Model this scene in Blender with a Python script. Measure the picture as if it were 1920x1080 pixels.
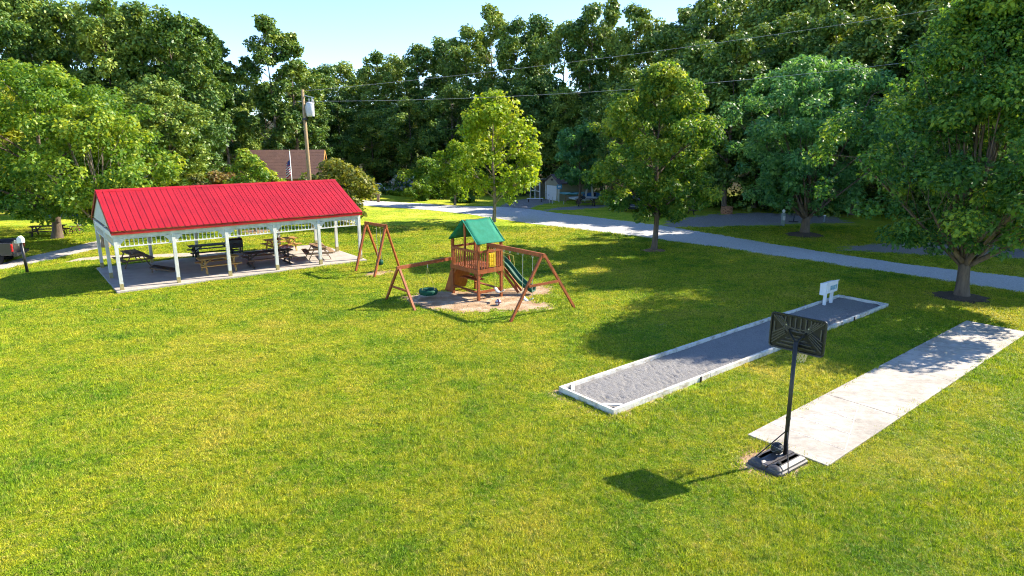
import bpy, math, random
import numpy as np
from mathutils import Vector, Matrix

for o in list(bpy.data.objects):
    bpy.data.objects.remove(o)
scene = bpy.context.scene
COL = scene.collection

# ------------------------------------------------------------------ camera, world, sun, exposure
FPX, PITCH, CAMH = 1194.0, math.radians(13.5), 7.0
cam = bpy.data.cameras.new('camera')
cam.sensor_width = 36.0
cam.lens = 36.0 * FPX / 1920.0
cam.clip_start, cam.clip_end = 0.1, 2000.0
camo = bpy.data.objects.new('camera', cam)
camo.location = (0, 0, CAMH)
camo.rotation_euler = (math.radians(90) - PITCH, 0, 0)
COL.objects.link(camo)
scene.camera = camo

SUN_EL, SUN_AZ = math.radians(36.5), math.atan2(0.386, 0.923)      # azimuth measured from +X towards +Y
world = bpy.data.worlds.new('World')
scene.world = world
world.use_nodes = True
wn = world.node_tree
bg = wn.nodes['Background']
sky = wn.nodes.new('ShaderNodeTexSky')
sky.sky_type = 'NISHITA'
sky.sun_disc = False
sky.sun_elevation = SUN_EL
sky.sun_rotation = math.radians(90) - SUN_AZ
sky.altitude = 200
sky.air_density, sky.dust_density, sky.ozone_density = 0.75, 0.0, 4.0
wn.links.new(sky.outputs[0], bg.inputs[0])
bg.inputs[1].default_value = 0.135

sun = bpy.data.lights.new('sun', 'SUN')
sun.energy = 4.6
sun.angle = math.radians(0.55)
sun.color = (1.0, 0.90, 0.74)
suno = bpy.data.objects.new('sun', sun)
sd = Vector((math.cos(SUN_EL) * math.cos(SUN_AZ), math.cos(SUN_EL) * math.sin(SUN_AZ), math.sin(SUN_EL)))
suno.rotation_euler = sd.to_track_quat('Z', 'Y').to_euler()
suno.location = (40, 20, 40)
COL.objects.link(suno)

scene.render.engine = 'CYCLES'
scene.view_settings.view_transform = 'Standard'
scene.view_settings.look = 'None'
scene.view_settings.gamma = 1.0
scene.view_settings.exposure = 1.5
scene.cycles.max_bounces = 4
scene.cycles.diffuse_bounces = 2
scene.cycles.glossy_bounces = 1
scene.cycles.transmission_bounces = 2
scene.cycles.transparent_max_bounces = 4
scene.cycles.use_adaptive_sampling = True
scene.cycles.adaptive_threshold = 0.03
scene.cycles.adaptive_min_samples = 12
scene.cycles.filter_width = 1.1
scene.cycles.use_denoising = True
scene.cycles.denoising_prefilter = 'NONE'

# ------------------------------------------------------------------ terrain and picking
def terr(x, y):
    x = np.asarray(x, float); y = np.asarray(y, float)
    s = np.clip(y - 50, 0, 45)
    z = -0.033 * s * s / (s + 8)
    r = np.clip(y - 92, 0, 90)
    z = z + 0.10 * r * r / (r + 25)
    q = np.clip(0.85 * (x - 33) + 0.55 * (y - 50), 0, 70)
    z = z + 0.26 * q * q / (q + 18)
    
    return z

def ray(px, py):
    x = (px - 960) / FPX; y = (540 - py) / FPX
    return np.array([x, math.cos(PITCH) + y * math.sin(PITCH), -math.sin(PITCH) + y * math.cos(PITCH)])

def G(px, py, z=None):
    """where the line of sight through a photo pixel meets the ground (or height z)"""
    r = ray(px, py)
    if z is not None:
        t = (z - CAMH) / r[2]
        return Vector((r[0] * t, r[1] * t, z))
    t = CAMH / max(-r[2], 1e-3)
    for i in range(40):
        t = min((CAMH - float(terr(r[0] * t, r[1] * t))) / max(-r[2], 1e-3), 400.0)
    p = r * t
    return Vector((p[0], p[1], float(terr(p[0], p[1]))))

def AT(px, py, D):
    """point seen at a pixel at world depth y = D"""
    r = ray(px, py); t = D / r[1]
    return Vector((r[0] * t, D, CAMH + r[2] * t))

# ------------------------------------------------------------------ materials
def new_mat(name):
    m = bpy.data.materials.new(name); m.use_nodes = True
    nt = m.node_tree
    return m, nt, nt.nodes['Principled BSDF']

def pmat(name, c1, c2=None, scale=4.0, rough=0.7, bump=0.0, stretch=(1, 1, 1), metal=0.0, spec=0.4, detail=5, bscale=None,
         coord='Object', sharp=(0.35, 0.65)):
    m, nt, b = new_mat(name)
    b.inputs['Roughness'].default_value = rough
    b.inputs['Metallic'].default_value = metal
    b.inputs['Specular IOR Level'].default_value = spec
    if c2 is None:
        c2 = tuple(v * 0.75 for v in c1)
    if coord == 'World':
        src = nt.nodes.new('ShaderNodeNewGeometry').outputs['Position']
    else:
        src = nt.nodes.new('ShaderNodeTexCoord').outputs['Object']
    mp = nt.nodes.new('ShaderNodeMapping')
    mp.inputs['Scale'].default_value = stretch
    nt.links.new(src, mp.inputs[0])
    n = nt.nodes.new('ShaderNodeTexNoise')
    n.inputs['Scale'].default_value = scale; n.inputs['Detail'].default_value = detail
    n.inputs['Roughness'].default_value = 0.65
    nt.links.new(mp.outputs[0], n.inputs['Vector'])
    r = nt.nodes.new('ShaderNodeValToRGB')
    r.color_ramp.elements[0].position, r.color_ramp.elements[1].position = sharp
    r.color_ramp.elements[0].color = (*c2, 1); r.color_ramp.elements[1].color = (*c1, 1)
    nt.links.new(n.outputs[0], r.inputs[0])
    nt.links.new(r.outputs[0], b.inputs['Base Color'])
    if bump:
        n2 = nt.nodes.new('ShaderNodeTexNoise')
        n2.inputs['Scale'].default_value = bscale or scale * 4; n2.inputs['Detail'].default_value = 4
        nt.links.new(mp.outputs[0], n2.inputs['Vector'])
        bp = nt.nodes.new('ShaderNodeBump'); bp.inputs['Strength'].default_value = bump
        bp.inputs['Distance'].default_value = 0.02
        nt.links.new(n2.outputs[0], bp.inputs['Height'])
        nt.links.new(bp.outputs[0], b.inputs['Normal'])
    return m

def leaf_mat(name, dark, mid, light, trans=0.35, hue_obj=0.0):
    """leaf colour runs dark..light with the tint, random per leaf plus painted sunlit tops"""
    m, nt, b = new_mat(name)
    a = nt.nodes.new('ShaderNodeAttribute'); a.attribute_name = 'tint'
    r = nt.nodes.new('ShaderNodeValToRGB')
    r.color_ramp.elements[0].position = 0.0; r.color_ramp.elements[0].color = (*dark, 1)
    r.color_ramp.elements[1].position = 1.0; r.color_ramp.elements[1].color = (*light, 1)
    e = r.color_ramp.elements.new(0.5); e.color = (*mid, 1)
    col = r.outputs[0]
    if hue_obj:
        oi = nt.nodes.new('ShaderNodeObjectInfo')
        ad = nt.nodes.new('ShaderNodeMath'); ad.operation = 'MULTIPLY_ADD'
        ad.inputs[1].default_value = hue_obj; ad.inputs[2].default_value = -hue_obj / 2
        nt.links.new(oi.outputs['Random'], ad.inputs[0])
        ad2 = nt.nodes.new('ShaderNodeMath'); ad2.operation = 'ADD'
        nt.links.new(ad.outputs[0], ad2.inputs[0]); nt.links.new(a.outputs['Fac'], ad2.inputs[1])
        nt.links.new(ad2.outputs[0], r.inputs[0])
    else:
        nt.links.new(a.outputs['Fac'], r.inputs[0])
    nt.links.new(col, b.inputs['Base Color'])
    b.inputs['Roughness'].default_value = 0.5
    b.inputs['Specular IOR Level'].default_value = 0.4
    t = nt.nodes.new('ShaderNodeBsdfTranslucent')
    br = nt.nodes.new('ShaderNodeMixRGB'); br.blend_type = 'MULTIPLY'; br.inputs[0].default_value = 1
    br.inputs[2].default_value = (1.25, 1.1, 0.5, 1)
    nt.links.new(col, br.inputs[1]); nt.links.new(br.outputs[0], t.inputs[0])
    mx = nt.nodes.new('ShaderNodeMixShader'); mx.inputs[0].default_value = trans
    nt.links.new(b.outputs[0], mx.inputs[1]); nt.links.new(t.outputs[0], mx.inputs[2])
    nt.links.new(mx.outputs[0], nt.nodes['Material Output'].inputs[0])
    return m

M = {}
M['red_metal'] = pmat('red metal', (0.42, 0.011, 0.014), (0.31, 0.008, 0.011), 0.9, 0.32, spec=0.5, coord='World', detail=7)
M['white_wood'] = pmat('white painted wood', (0.72, 0.72, 0.68), (0.55, 0.55, 0.50), 3, 0.65, 0.15, (1, 1, .3))
M['white_worn'] = pmat('worn white timber', (0.62, 0.60, 0.54), (0.27, 0.21, 0.13), 3.5, 0.85, 0.3, sharp=(.28, .52))
M['stain_post'] = pmat('algae stained post foot', (0.42, 0.36, 0.16), (0.30, 0.24, 0.10), 8, 0.9)
M['gable'] = pmat('grey gable siding', (0.50, 0.52, 0.48), (0.44, 0.46, 0.42), 3, 0.7)
M['concrete'] = pmat('slab concrete', (0.46, 0.41, 0.36), (0.36, 0.32, 0.28), 1.2, 0.85, 0.15)
M['redwood'] = pmat('redwood stain', (0.35, 0.098, 0.027), (0.22, 0.058, 0.017), 6, 0.62, 0.12, (1, 1, .2))
M['green_tarp'] = pmat('green vinyl tarp', (0.006, 0.150, 0.085), (0.014, 0.205, 0.130), 2.2, 0.75, 0.1, spec=0.2)
M['green_plastic'] = pmat('green plastic', (0.005, 0.080, 0.046), (0.004, 0.066, 0.038), 3, 0.6, spec=0.25)
M['yellow_plastic'] = pmat('yellow plastic', (0.72, 0.47, 0.02), (0.64, 0.40, 0.02), 3, 0.4)
M['chain'] = pmat('galvanised chain', (0.55, 0.55, 0.52), (0.4, 0.4, 0.38), 30, 0.4, metal=0.6)
M['yellow_chain'] = pmat('yellow coated chain', (0.62, 0.50, 0.10), (0.5, 0.4, 0.08), 30, 0.5)
M['black_plastic'] = pmat('black plastic', (0.025, 0.026, 0.028), (0.016, 0.017, 0.018), 5, 0.42, 0.08)
M['base_plastic'] = pmat('grey black plastic base', (0.085, 0.078, 0.082), (0.066, 0.061, 0.063), 4, 0.5, 0.06)
M['black_metal'] = pmat('black steel', (0.022, 0.022, 0.024), (0.015, 0.015, 0.016), 6, 0.4, spec=0.5)
M['rim_orange'] = pmat('orange steel', (0.55, 0.12, 0.02), (0.4, 0.09, 0.02), 6, 0.4)
M['net'] = pmat('net cord', (0.66, 0.58, 0.36), (0.56, 0.48, 0.28), 20, 0.9)
M['ball_black'] = pmat('dark rubber', (0.030, 0.030, 0.032), (0.02, 0.02, 0.022), 20, 0.6, 0.2)
M['ball_line'] = pmat('ball seam', (0.25, 0.25, 0.24), None, 20, 0.6)
M['white_leather'] = pmat('white ball panels', (0.75, 0.72, 0.72), None, 6, 0.5)
M['maroon'] = pmat('maroon ball panels', (0.16, 0.02, 0.07), None, 6, 0.5)
M['wood_yellow'] = pmat('fresh pine', (0.52, 0.30, 0.085), (0.42, 0.22, 0.06), 5, 0.7, 0.1, (.25, 1, 1))
M['wood_brown'] = pmat('weathered brown wood', (0.22, 0.135, 0.075), (0.14, 0.085, 0.05), 5, 0.8, 0.15, (.25, 1, 1))
M['wood_tan'] = pmat('weathered tan wood', (0.34, 0.23, 0.13), (0.25, 0.16, 0.09), 5, 0.8, 0.15, (.25, 1, 1))
M['wood_black'] = pmat('black coated boards', (0.018, 0.022, 0.028), (0.012, 0.014, 0.018), 5, 0.5)
M['wood_dark'] = pmat('dark brown boards', (0.075, 0.05, 0.04), (0.05, 0.034, 0.028), 5, 0.8)
M['pole_wood'] = pmat('utility pole wood', (0.36, 0.25, 0.13), (0.26, 0.19, 0.11), 3, 0.85, 0.2, (1, 1, .15))
M['galv'] = pmat('grey painted steel', (0.52, 0.55, 0.60), (0.44, 0.47, 0.52), 3, 0.4, spec=0.5)
M['ceramic'] = pmat('grey ceramic', (0.5, 0.5, 0.48), None, 6, 0.3)
M['wire'] = pmat('weathered wire', (0.30, 0.31, 0.33), None, 6, 0.5)
M['brown_roof'] = pmat('brown roof shingle', (0.115, 0.060, 0.044), (0.090, 0.047, 0.036), 1.5, 0.85, 0.15, coord='World')
M['log_wall'] = pmat('stained log wall', (0.28, 0.13, 0.05), (0.2, 0.09, 0.035), 2, 0.75, 0.1)
M['tan_siding'] = pmat('tan siding', (0.36, 0.33, 0.24), (0.31, 0.28, 0.20), 2, 0.8)
M['shed_roof'] = pmat('shed shingle', (0.13, 0.10, 0.10), (0.09, 0.07, 0.07), 6, 0.9)
M['white_paint'] = pmat('white paint', (0.78, 0.79, 0.80), (0.72, 0.73, 0.74), 3, 0.5)
M['blue_sign'] = pmat('blue sign', (0.10, 0.36, 0.62), None, 3, 0.5)
M['kayak_blue'] = pmat('light blue hull', (0.16, 0.45, 0.60), None, 3, 0.35, spec=0.5)
M['kayak_white'] = pmat('white hull', (0.62, 0.66, 0.70), None, 3, 0.35, spec=0.5)
M['blue_fabric'] = pmat('blue fabric', (0.05, 0.16, 0.36), None, 4, 0.7)
M['teal_fabric'] = pmat('teal fabric', (0.06, 0.26, 0.30), None, 4, 0.7)
M['car_dark'] = pmat('dark car paint', (0.028, 0.030, 0.034), None, 3, 0.25, spec=0.6)
M['truck_paint'] = pmat('charcoal truck paint', (0.045, 0.042, 0.046), None, 3, 0.28, spec=0.6)
M['car_white'] = pmat('white car paint', (0.68, 0.70, 0.72), None, 3, 0.25, spec=0.6)
M['chrome'] = pmat('chrome', (0.75, 0.75, 0.76), None, 3, 0.2, metal=0.8)
M['tail_red'] = pmat('red lens', (0.55, 0.015, 0.02), None, 3, 0.2, spec=0.6)
M['tyre'] = pmat('tyre rubber', (0.02, 0.02, 0.02), None, 8, 0.85)
M['alloy'] = pmat('wheel alloy', (0.45, 0.45, 0.46), None, 3, 0.35, metal=0.6)
M['glass_dark'] = pmat('dark window glass', (0.03, 0.04, 0.05), None, 3, 0.08, spec=0.8)
M['pink'] = pmat('pink paint', (0.62, 0.16, 0.26), None, 6, 0.4)
M['brick_orange'] = pmat('fire ring brick', (0.42, 0.20, 0.10), (0.30, 0.15, 0.08), 6, 0.9)
M['pedestal'] = pmat('grey green pedestal', (0.26, 0.33, 0.36), None, 3, 0.6)
M['mulch'] = pmat('bark mulch', (0.13, 0.085, 0.058), (0.06, 0.04, 0.03), 14, 0.95, 0.8, coord='World', bscale=30)
M['mulch_red'] = pmat('dry mulch', (0.30, 0.18, 0.10), (0.2, 0.12, 0.07), 14, 0.95, 0.8, coord='World', bscale=30)
M['bark'] = pmat('grey brown bark', (0.17, 0.125, 0.09), (0.085, 0.062, 0.046), 7, 0.9, 0.6, (1, 1, .22), bscale=14)
M['bark_light'] = pmat('pale bark', (0.30, 0.24, 0.17), (0.17, 0.13, 0.09), 7, 0.9, 0.4, (1, 1, .25), bscale=14)
M['cloth'] = pmat('checked cloth', (0.62, 0.42, 0.38), (0.45, 0.12, 0.12), 12, 0.9, sharp=(.48, .52))
M['flag_red'] = pmat('flag red', (0.45, 0.02, 0.04), None, 6, 0.8)
M['flag_blue'] = pmat('flag blue', (0.03, 0.05, 0.22), None, 6, 0.8)
M['picture'] = pmat('blue green printed picture', (0.10, 0.30, 0.42), (0.35, 0.45, 0.45), 9, 0.5, sharp=(.45, .55))

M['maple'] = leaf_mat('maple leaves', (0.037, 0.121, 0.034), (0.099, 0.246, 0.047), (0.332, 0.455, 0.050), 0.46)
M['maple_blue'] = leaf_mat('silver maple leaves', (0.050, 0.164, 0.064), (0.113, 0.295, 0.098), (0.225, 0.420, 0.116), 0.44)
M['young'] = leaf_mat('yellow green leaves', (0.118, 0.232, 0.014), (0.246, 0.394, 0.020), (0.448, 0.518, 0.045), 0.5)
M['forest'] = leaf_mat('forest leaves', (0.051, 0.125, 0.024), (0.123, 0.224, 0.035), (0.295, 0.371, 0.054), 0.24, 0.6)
M['maple_sun'] = leaf_mat('maple leaves with painted sun', (0.048, 0.135, 0.028), (0.125, 0.265, 0.036), (0.400, 0.460, 0.050), 0.5)  # brighter copy of the maple leaves, sun glow put into the colours
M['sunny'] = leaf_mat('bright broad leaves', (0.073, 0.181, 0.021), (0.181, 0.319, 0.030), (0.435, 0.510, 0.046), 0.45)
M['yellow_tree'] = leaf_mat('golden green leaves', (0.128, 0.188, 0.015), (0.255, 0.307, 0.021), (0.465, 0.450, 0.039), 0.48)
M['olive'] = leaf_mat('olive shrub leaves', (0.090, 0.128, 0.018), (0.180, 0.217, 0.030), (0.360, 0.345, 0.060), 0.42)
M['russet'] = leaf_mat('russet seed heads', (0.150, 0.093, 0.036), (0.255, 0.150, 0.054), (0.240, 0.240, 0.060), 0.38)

# ------------------------------------------------------------------ mesh helpers
class MB:
    def __init__(s):
        s.v, s.f = [], []
    def add(s, vs, fs):
        o = len(s.v)
        s.v += [tuple(v) for v in vs]
        s.f += [tuple(i + o for i in f) for f in fs]
        return s
    def box(s, cx, cy, cz, sx, sy, sz, rz=0.0):
        c, n = math.cos(rz), math.sin(rz); vs = []
        for dz in (-.5, .5):
            for dx, dy in ((-.5, -.5), (.5, -.5), (.5, .5), (-.5, .5)):
                x, y = dx * sx, dy * sy
                vs.append((cx + x * c - y * n, cy + x * n + y * c, cz + dz * sz))
        return s.add(vs, [(3, 2, 1, 0), (4, 5, 6, 7), (0, 1, 5, 4), (1, 2, 6, 5), (2, 3, 7, 6), (3, 0, 4, 7)])
    def beam(s, p, q, w, t, up=(0, 0, 1)):
        """rectangular bar from p to q, w across, t along up"""
        p, q, up = Vector(p), Vector(q), Vector(up)
        d = (q - p).normalized(); side = d.cross(up)
        if side.length < 1e-4: side = d.cross(Vector((1, 0, 0)))
        side.normalize(); u = side.cross(d).normalized()
        vs = []
        for e in (p, q):
            for a, b in ((-.5, -.5), (.5, -.5), (.5, .5), (-.5, .5)):
                vs.append(e + side * a * w + u * b * t)
        return s.add(vs, [(3, 2, 1, 0), (4, 5, 6, 7), (0, 1, 5, 4), (1, 2, 6, 5), (2, 3, 7, 6), (3, 0, 4, 7)])
    def tube(s, pts, radii, n=8, cap=True):
        pts = [Vector(p) for p in pts]
        if not hasattr(radii, '__len__'): radii = [radii] * len(pts)
        rings = []; prev = None
        for i, p in enumerate(pts):
            d = (pts[min(i + 1, len(pts) - 1)] - pts[max(i - 1, 0)])
            if d.length < 1e-6: d = Vector((0, 0, 1))
            d.normalize()
            if prev is None:
                a = Vector((1, 0, 0)) if abs(d.x) < .9 else Vector((0, 1, 0))
                u = d.cross(a).normalized()
            else:
                u = (prev - d * prev.dot(d)).normalized()
            prev = u; w = d.cross(u)
            rings.append([p + (u * math.cos(2 * math.pi * k / n) + w * math.sin(2 * math.pi * k / n)) * radii[i] for k in range(n)])
        vs = [v for r in rings for v in r]; fs = []
        for i in range(len(rings) - 1):
            for k in range(n):
                a = i * n + k; b = i * n + (k + 1) % n
                fs.append((a, b, b + n, a + n))
        if cap:
            fs.append(tuple(range(n - 1, -1, -1))); fs.append(tuple(range((len(rings) - 1) * n, len(rings) * n)))
        return s.add(vs, fs)
    def lathe(s, prof, n=20, c=(0, 0, 0)):
        vs, fs = [], []
        for r, z in prof:
            for k in range(n):
                a = 2 * math.pi * k / n
                vs.append((c[0] + r * math.cos(a), c[1] + r * math.sin(a), c[2] + z))
        for i in range(len(prof) - 1):
            for k in range(n):
                a = i * n + k; b = i * n + (k + 1) % n
                fs.append((a, b, b + n, a + n))
        fs.append(tuple(range(n - 1, -1, -1))); fs.append(tuple(range((len(prof) - 1) * n, len(prof) * n)))
        return s.add(vs, fs)
    def prism(s, poly, a, b, axis='z'):
        """polygon extruded from a to b along axis; poly coordinates are the other two axes in order"""
        n = len(poly); vs = []
        for h in (a, b):
            for u, v in poly:
                vs.append({'z': (u, v, h), 'y': (u, h, v), 'x': (h, u, v)}[axis])
        fs = [tuple(range(n - 1, -1, -1)), tuple(range(n, 2 * n))]
        for k in range(n):
            fs.append((k, (k + 1) % n, n + (k + 1) % n, n + k))
        return s.add(vs, fs)
    def loft(s, rings):
        n = len(rings[0]); vs = [v for r in rings for v in r]; fs = []
        for i in range(len(rings) - 1):
            for k in range(n):
                a = i * n + k; b = i * n + (k + 1) % n
                fs.append((a, b, b + n, a + n))
        fs.append(tuple(range(n - 1, -1, -1))); fs.append(tuple(range((len(rings) - 1) * n, len(rings) * n)))
        return s.add(vs, fs)
    def mesh(s, name, mat, smooth=False):
        me = bpy.data.meshes.new(name)
        me.from_pydata(s.v, [], s.f); me.update()
        import bmesh
        bm = bmesh.new(); bm.from_mesh(me); bmesh.ops.recalc_face_normals(bm, faces=bm.faces); bm.to_mesh(me); bm.free()
        if smooth:
            me.polygons.foreach_set('use_smooth', [True] * len(me.polygons))
        if mat: me.materials.append(M[mat] if isinstance(mat, str) else mat)
        return me

def put(name, me, parent=None, loc=(0, 0, 0), rot=(0, 0, 0), scale=None):
    o = bpy.data.objects.new(name, me)
    o.location = loc; o.rotation_euler = rot
    if scale: o.scale = scale
    COL.objects.link(o)
    if parent: o.parent = parent
    return o

def part(name, mb, mat, parent, smooth=False, bevel=0.0):
    o = put(name, mb.mesh(name, mat, smooth), parent)
    if bevel:
        b = o.modifiers.new('bevel', 'BEVEL'); b.width = bevel; b.segments = 2; b.limit_method = 'ANGLE'
    return o

def tag(o, label=None, cat=None, group=None, kind=None):
    if label: o['label'] = label
    if cat: o['category'] = cat
    if group: o['group'] = group
    if kind: o['kind'] = kind
    return o

def thing(name, label, cat, loc=(0, 0, 0), rz=0.0, group=None):
    o = bpy.data.objects.new(name, None); COL.objects.link(o)
    o.empty_display_size = 0.2
    o.location = loc; o.rotation_euler = (0, 0, rz)
    return tag(o, label, cat, group)

def copy_tree(o, parent=None):
    c = o.copy(); COL.objects.link(c); c.parent = parent
    for ch in o.children: copy_tree(ch, c)
    return c

def mesh_np(name, verts, faces_flat, nper, mat, tint=None):
    nf = len(faces_flat) // nper
    me = bpy.data.meshes.new(name)
    me.vertices.add(len(verts)); me.vertices.foreach_set('co', np.asarray(verts, np.float32).ravel())
    me.loops.add(nf * nper); me.loops.foreach_set('vertex_index', np.asarray(faces_flat, np.int32))
    me.polygons.add(nf)
    me.polygons.foreach_set('loop_start', np.arange(0, nf * nper, nper, dtype=np.int32))
    me.polygons.foreach_set('loop_total', np.full(nf, nper, dtype=np.int32))
    if tint is not None:
        at = me.attributes.new('tint', 'FLOAT', 'FACE'); at.data.foreach_set('value', np.asarray(tint, np.float32))
    me.update(calc_edges=True)
    if mat: me.materials.append(M[mat] if isinstance(mat, str) else mat)
    return me

def inside(poly, x, y):
    poly = np.asarray(poly, float); r = np.zeros(np.shape(x), bool)
    n = len(poly)
    for i in range(n):
        x0, y0 = poly[i]; x1, y1 = poly[(i + 1) % n]
        c = ((y0 > y) != (y1 > y)) & (x < (x1 - x0) * (y - y0) / (y1 - y0 + 1e-12) + x0)
        r ^= c
    return r

def pdist(poly, x, y, closed=True):
    poly = np.asarray(poly, float); d = np.full(np.shape(x), 1e9); n = len(poly)
    for i in range(n if closed else n - 1):
        a = poly[i]; b = poly[(i + 1) % n]; ab = b - a
        t = np.clip(((x - a[0]) * ab[0] + (y - a[1]) * ab[1]) / (ab @ ab + 1e-9), 0, 1)
        d = np.minimum(d, np.hypot(x - a[0] - t * ab[0], y - a[1] - t * ab[1]))
    return d

def sdist(poly, x, y):
    return np.where(inside(poly, x, y), -1, 1) * pdist(poly, x, y)

def gp(lst):
    return [(G(*p).x, G(*p).y) for p in lst]

# ------------------------------------------------------------------ layout taken from the ground plan
A0 = 0.679                                         # the common direction of pavilion, courts and tower
EX, EY = Vector((math.cos(A0), math.sin(A0), 0)), Vector((-math.sin(A0), math.cos(A0), 0))
PAV_O, PAV_L, PAV_D = Vector((-17.87, 28.38, 0)), 11.845, 6.433
SAND_O, SAND_L, SAND_W = Vector((2.60, 15.10, 0)), 16.88, 2.07
PAD_O, PAD_L, PAD_W = Vector((6.83, 12.50, 0)), 15.30, 1.91

def rect_poly(o, l, w, m=0.0):
    return [tuple((o + EX * a + EY * b).xy) for a, b in ((-m, -m), (l + m, -m), (l + m, w + m), (-m, w + m))]
pav_poly = rect_poly(PAV_O, PAV_L, PAV_D, 0.22)
sand_poly = rect_poly(SAND_O, SAND_L, SAND_W, 0.0)
pad_poly = rect_poly(PAD_O, PAD_L, PAD_W, 0.0)

road_near = [(2300, 612), (2050, 572), (1920, 550), (1800, 531), (1650, 509), (1500, 487), (1350, 465), (1226, 448), (1100, 432), (1000, 420), (940, 411),
             (880, 402), (800, 393.5), (720, 388), (650, 384), (560, 380), (470, 378)]
road_far = [(2300, 566), (2050, 536), (1920, 520), (1800, 507), (1680, 492), (1550, 473), (1430, 454), (1300, 432), (1200, 418), (1110, 407), (1040, 399),
            (985, 391), (940, 388), (860, 386), (780, 381), (690, 376), (600, 373), (520, 371), (450, 370)]
road_poly = gp(road_near) + gp(road_far)[::-1]
lane_near = [(-330, 560), (-150, 530), (0, 507), (100, 486), (180, 468), (230, 452), (275, 440)]
lane_far = [(-330, 536), (-150, 515), (0, 494), (100, 471), (180, 452), (225, 441), (262, 432)]
lane_poly = gp(lane_near) + gp(lane_far)[::-1]
path_poly = gp([(120, 492), (200, 486), (290, 483), (350, 482), (425, 481)]) + gp([(425, 473), (350, 474), (290, 477), (200, 479), (150, 484)])
branch_poly = gp([(930, 392), (985, 395), (1010, 384), (1045, 378), (1030, 373), (985, 372), (950, 380)])

dirt_play = gp([(742, 560), (790, 545), (850, 545), (905, 545), (960, 538), (1010, 532), (1045, 540), (1035, 552), (990, 560), (1020, 566), (1055, 574), (1030, 580),
                (975, 588), (930, 583), (880, 590), (830, 583), (800, 582), (765, 572)])
dirt_swing = gp([(662, 517), (690, 511), (712, 508), (742, 506), (748, 510), (720, 515), (690, 519)])
dirt_hoop = gp([(1355, 862), (1385, 838), (1440, 828), (1505, 862), (1530, 880), (1490, 905), (1430, 905), (1375, 885)])
dirt_corner = gp([(995, 738), (1045, 727), (1062, 742), (1150, 782), (1200, 762), (1330, 705), (1335, 712), (1205, 774), (1150, 800), (1130, 792), (1040, 748)])
grav_a = gp([(1225, 428), (1330, 427), (1420, 424), (1500, 420), (1600, 418), (1560, 404), (1430, 398), (1330, 402), (1250, 414)])
grav_b = gp([(1555, 470), (1640, 474), (1720, 480), (1850, 484), (1960, 488), (1960, 466), (1850, 455), (1700, 452), (1600, 458)])
grav_c = gp([(1010, 396), (1060, 394), (1120, 391), (1150, 386), (1110, 383), (1040, 389)])
lane_verge = gp([(-10, 497), (60, 478), (130, 462), (190, 447), (200, 443), (130, 455), (60, 470), (-10, 488)])

# ------------------------------------------------------------------ ground
def axis(lo, hi, step, far_lo, far_hi):
    a = list(np.arange(lo, hi, step)); s = step; x = a[-1]
    while x < far_hi:
        s *= 1.25; x += s; a.append(x)
    s = step; x = lo; b = []
    while x > far_lo:
        s *= 1.25; x -= s; b.append(x)
    return np.array(b[::-1] + a)
gx = axis(-34, 34, 0.24, -420, 420)
gy = axis(8, 62, 0.24, -60, 620)
XX, YY = np.meshgrid(gx, gy)
ZZ = terr(XX, YY)
V = np.stack([XX, YY, ZZ], -1).reshape(-1, 3)
ny, nx = XX.shape
ii = (np.arange(ny - 1)[:, None] * nx + np.arange(nx - 1)[None, :]).ravel()
F = np.stack([ii, ii + 1, ii + nx + 1, ii + nx], 1).ravel()

def soft(poly, w):
    return np.clip(0.5 - sdist(poly, XX.ravel(), YY.ravel()) / (2 * w), 0, 1)
near = (np.hypot(XX, YY) < 75).ravel()
dirt = np.zeros(len(V)); grav = np.zeros(len(V))
for pl, w, k in ((dirt_play, .45, 1.0), (dirt_swing, .3, 1.0), (dirt_hoop, .35, .8), (dirt_corner, .3, .8), (lane_verge, .4, .75)):
    dirt = np.maximum(dirt, soft(pl, w) * k)
for pl, w, k in ((grav_a, 1.3, .82), (grav_b, 1.1, .82), (grav_c, .8, .75), (branch_poly, .6, 1.0)):
    grav = np.maximum(grav, soft(pl, w) * k)
# bare rims along the courts and the slab
for pl in (sand_poly, pad_poly, pav_poly):
    d = np.abs(sdist(pl, XX.ravel(), YY.ravel()))
    dirt = np.maximum(dirt, np.clip(1 - d / 0.28, 0, 1) * 0.55)
rw = np.random.default_rng(31); worn = []
for k in range(90):
    cy = rw.uniform(9.5, 30); cx = rw.uniform(-0.75, 0.85) * cy if k % 3 else rw.uniform(0.2, 0.8) * cy; rr0 = rw.uniform(0.10, 0.42)
    worn.append((cx, cy, rr0))
    d = np.hypot((XX.ravel() - cx) * rw.uniform(.6, 1.4), YY.ravel() - cy)
    dirt = np.maximum(dirt, np.clip(1 - d / (2 * rr0), 0, 1) * rw.uniform(0.40, 0.80))
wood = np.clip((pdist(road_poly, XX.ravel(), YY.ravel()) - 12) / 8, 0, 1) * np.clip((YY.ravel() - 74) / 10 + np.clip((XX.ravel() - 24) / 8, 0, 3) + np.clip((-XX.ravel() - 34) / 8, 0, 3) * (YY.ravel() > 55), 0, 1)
gm = mesh_np('ground', V, F, 4, None)
for nm, arr in (('dirt', dirt), ('gravel', grav), ('wood', wood)):
    at = gm.attributes.new(nm, 'FLOAT', 'POINT'); at.data.foreach_set('value', arr.astype(np.float32))

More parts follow.
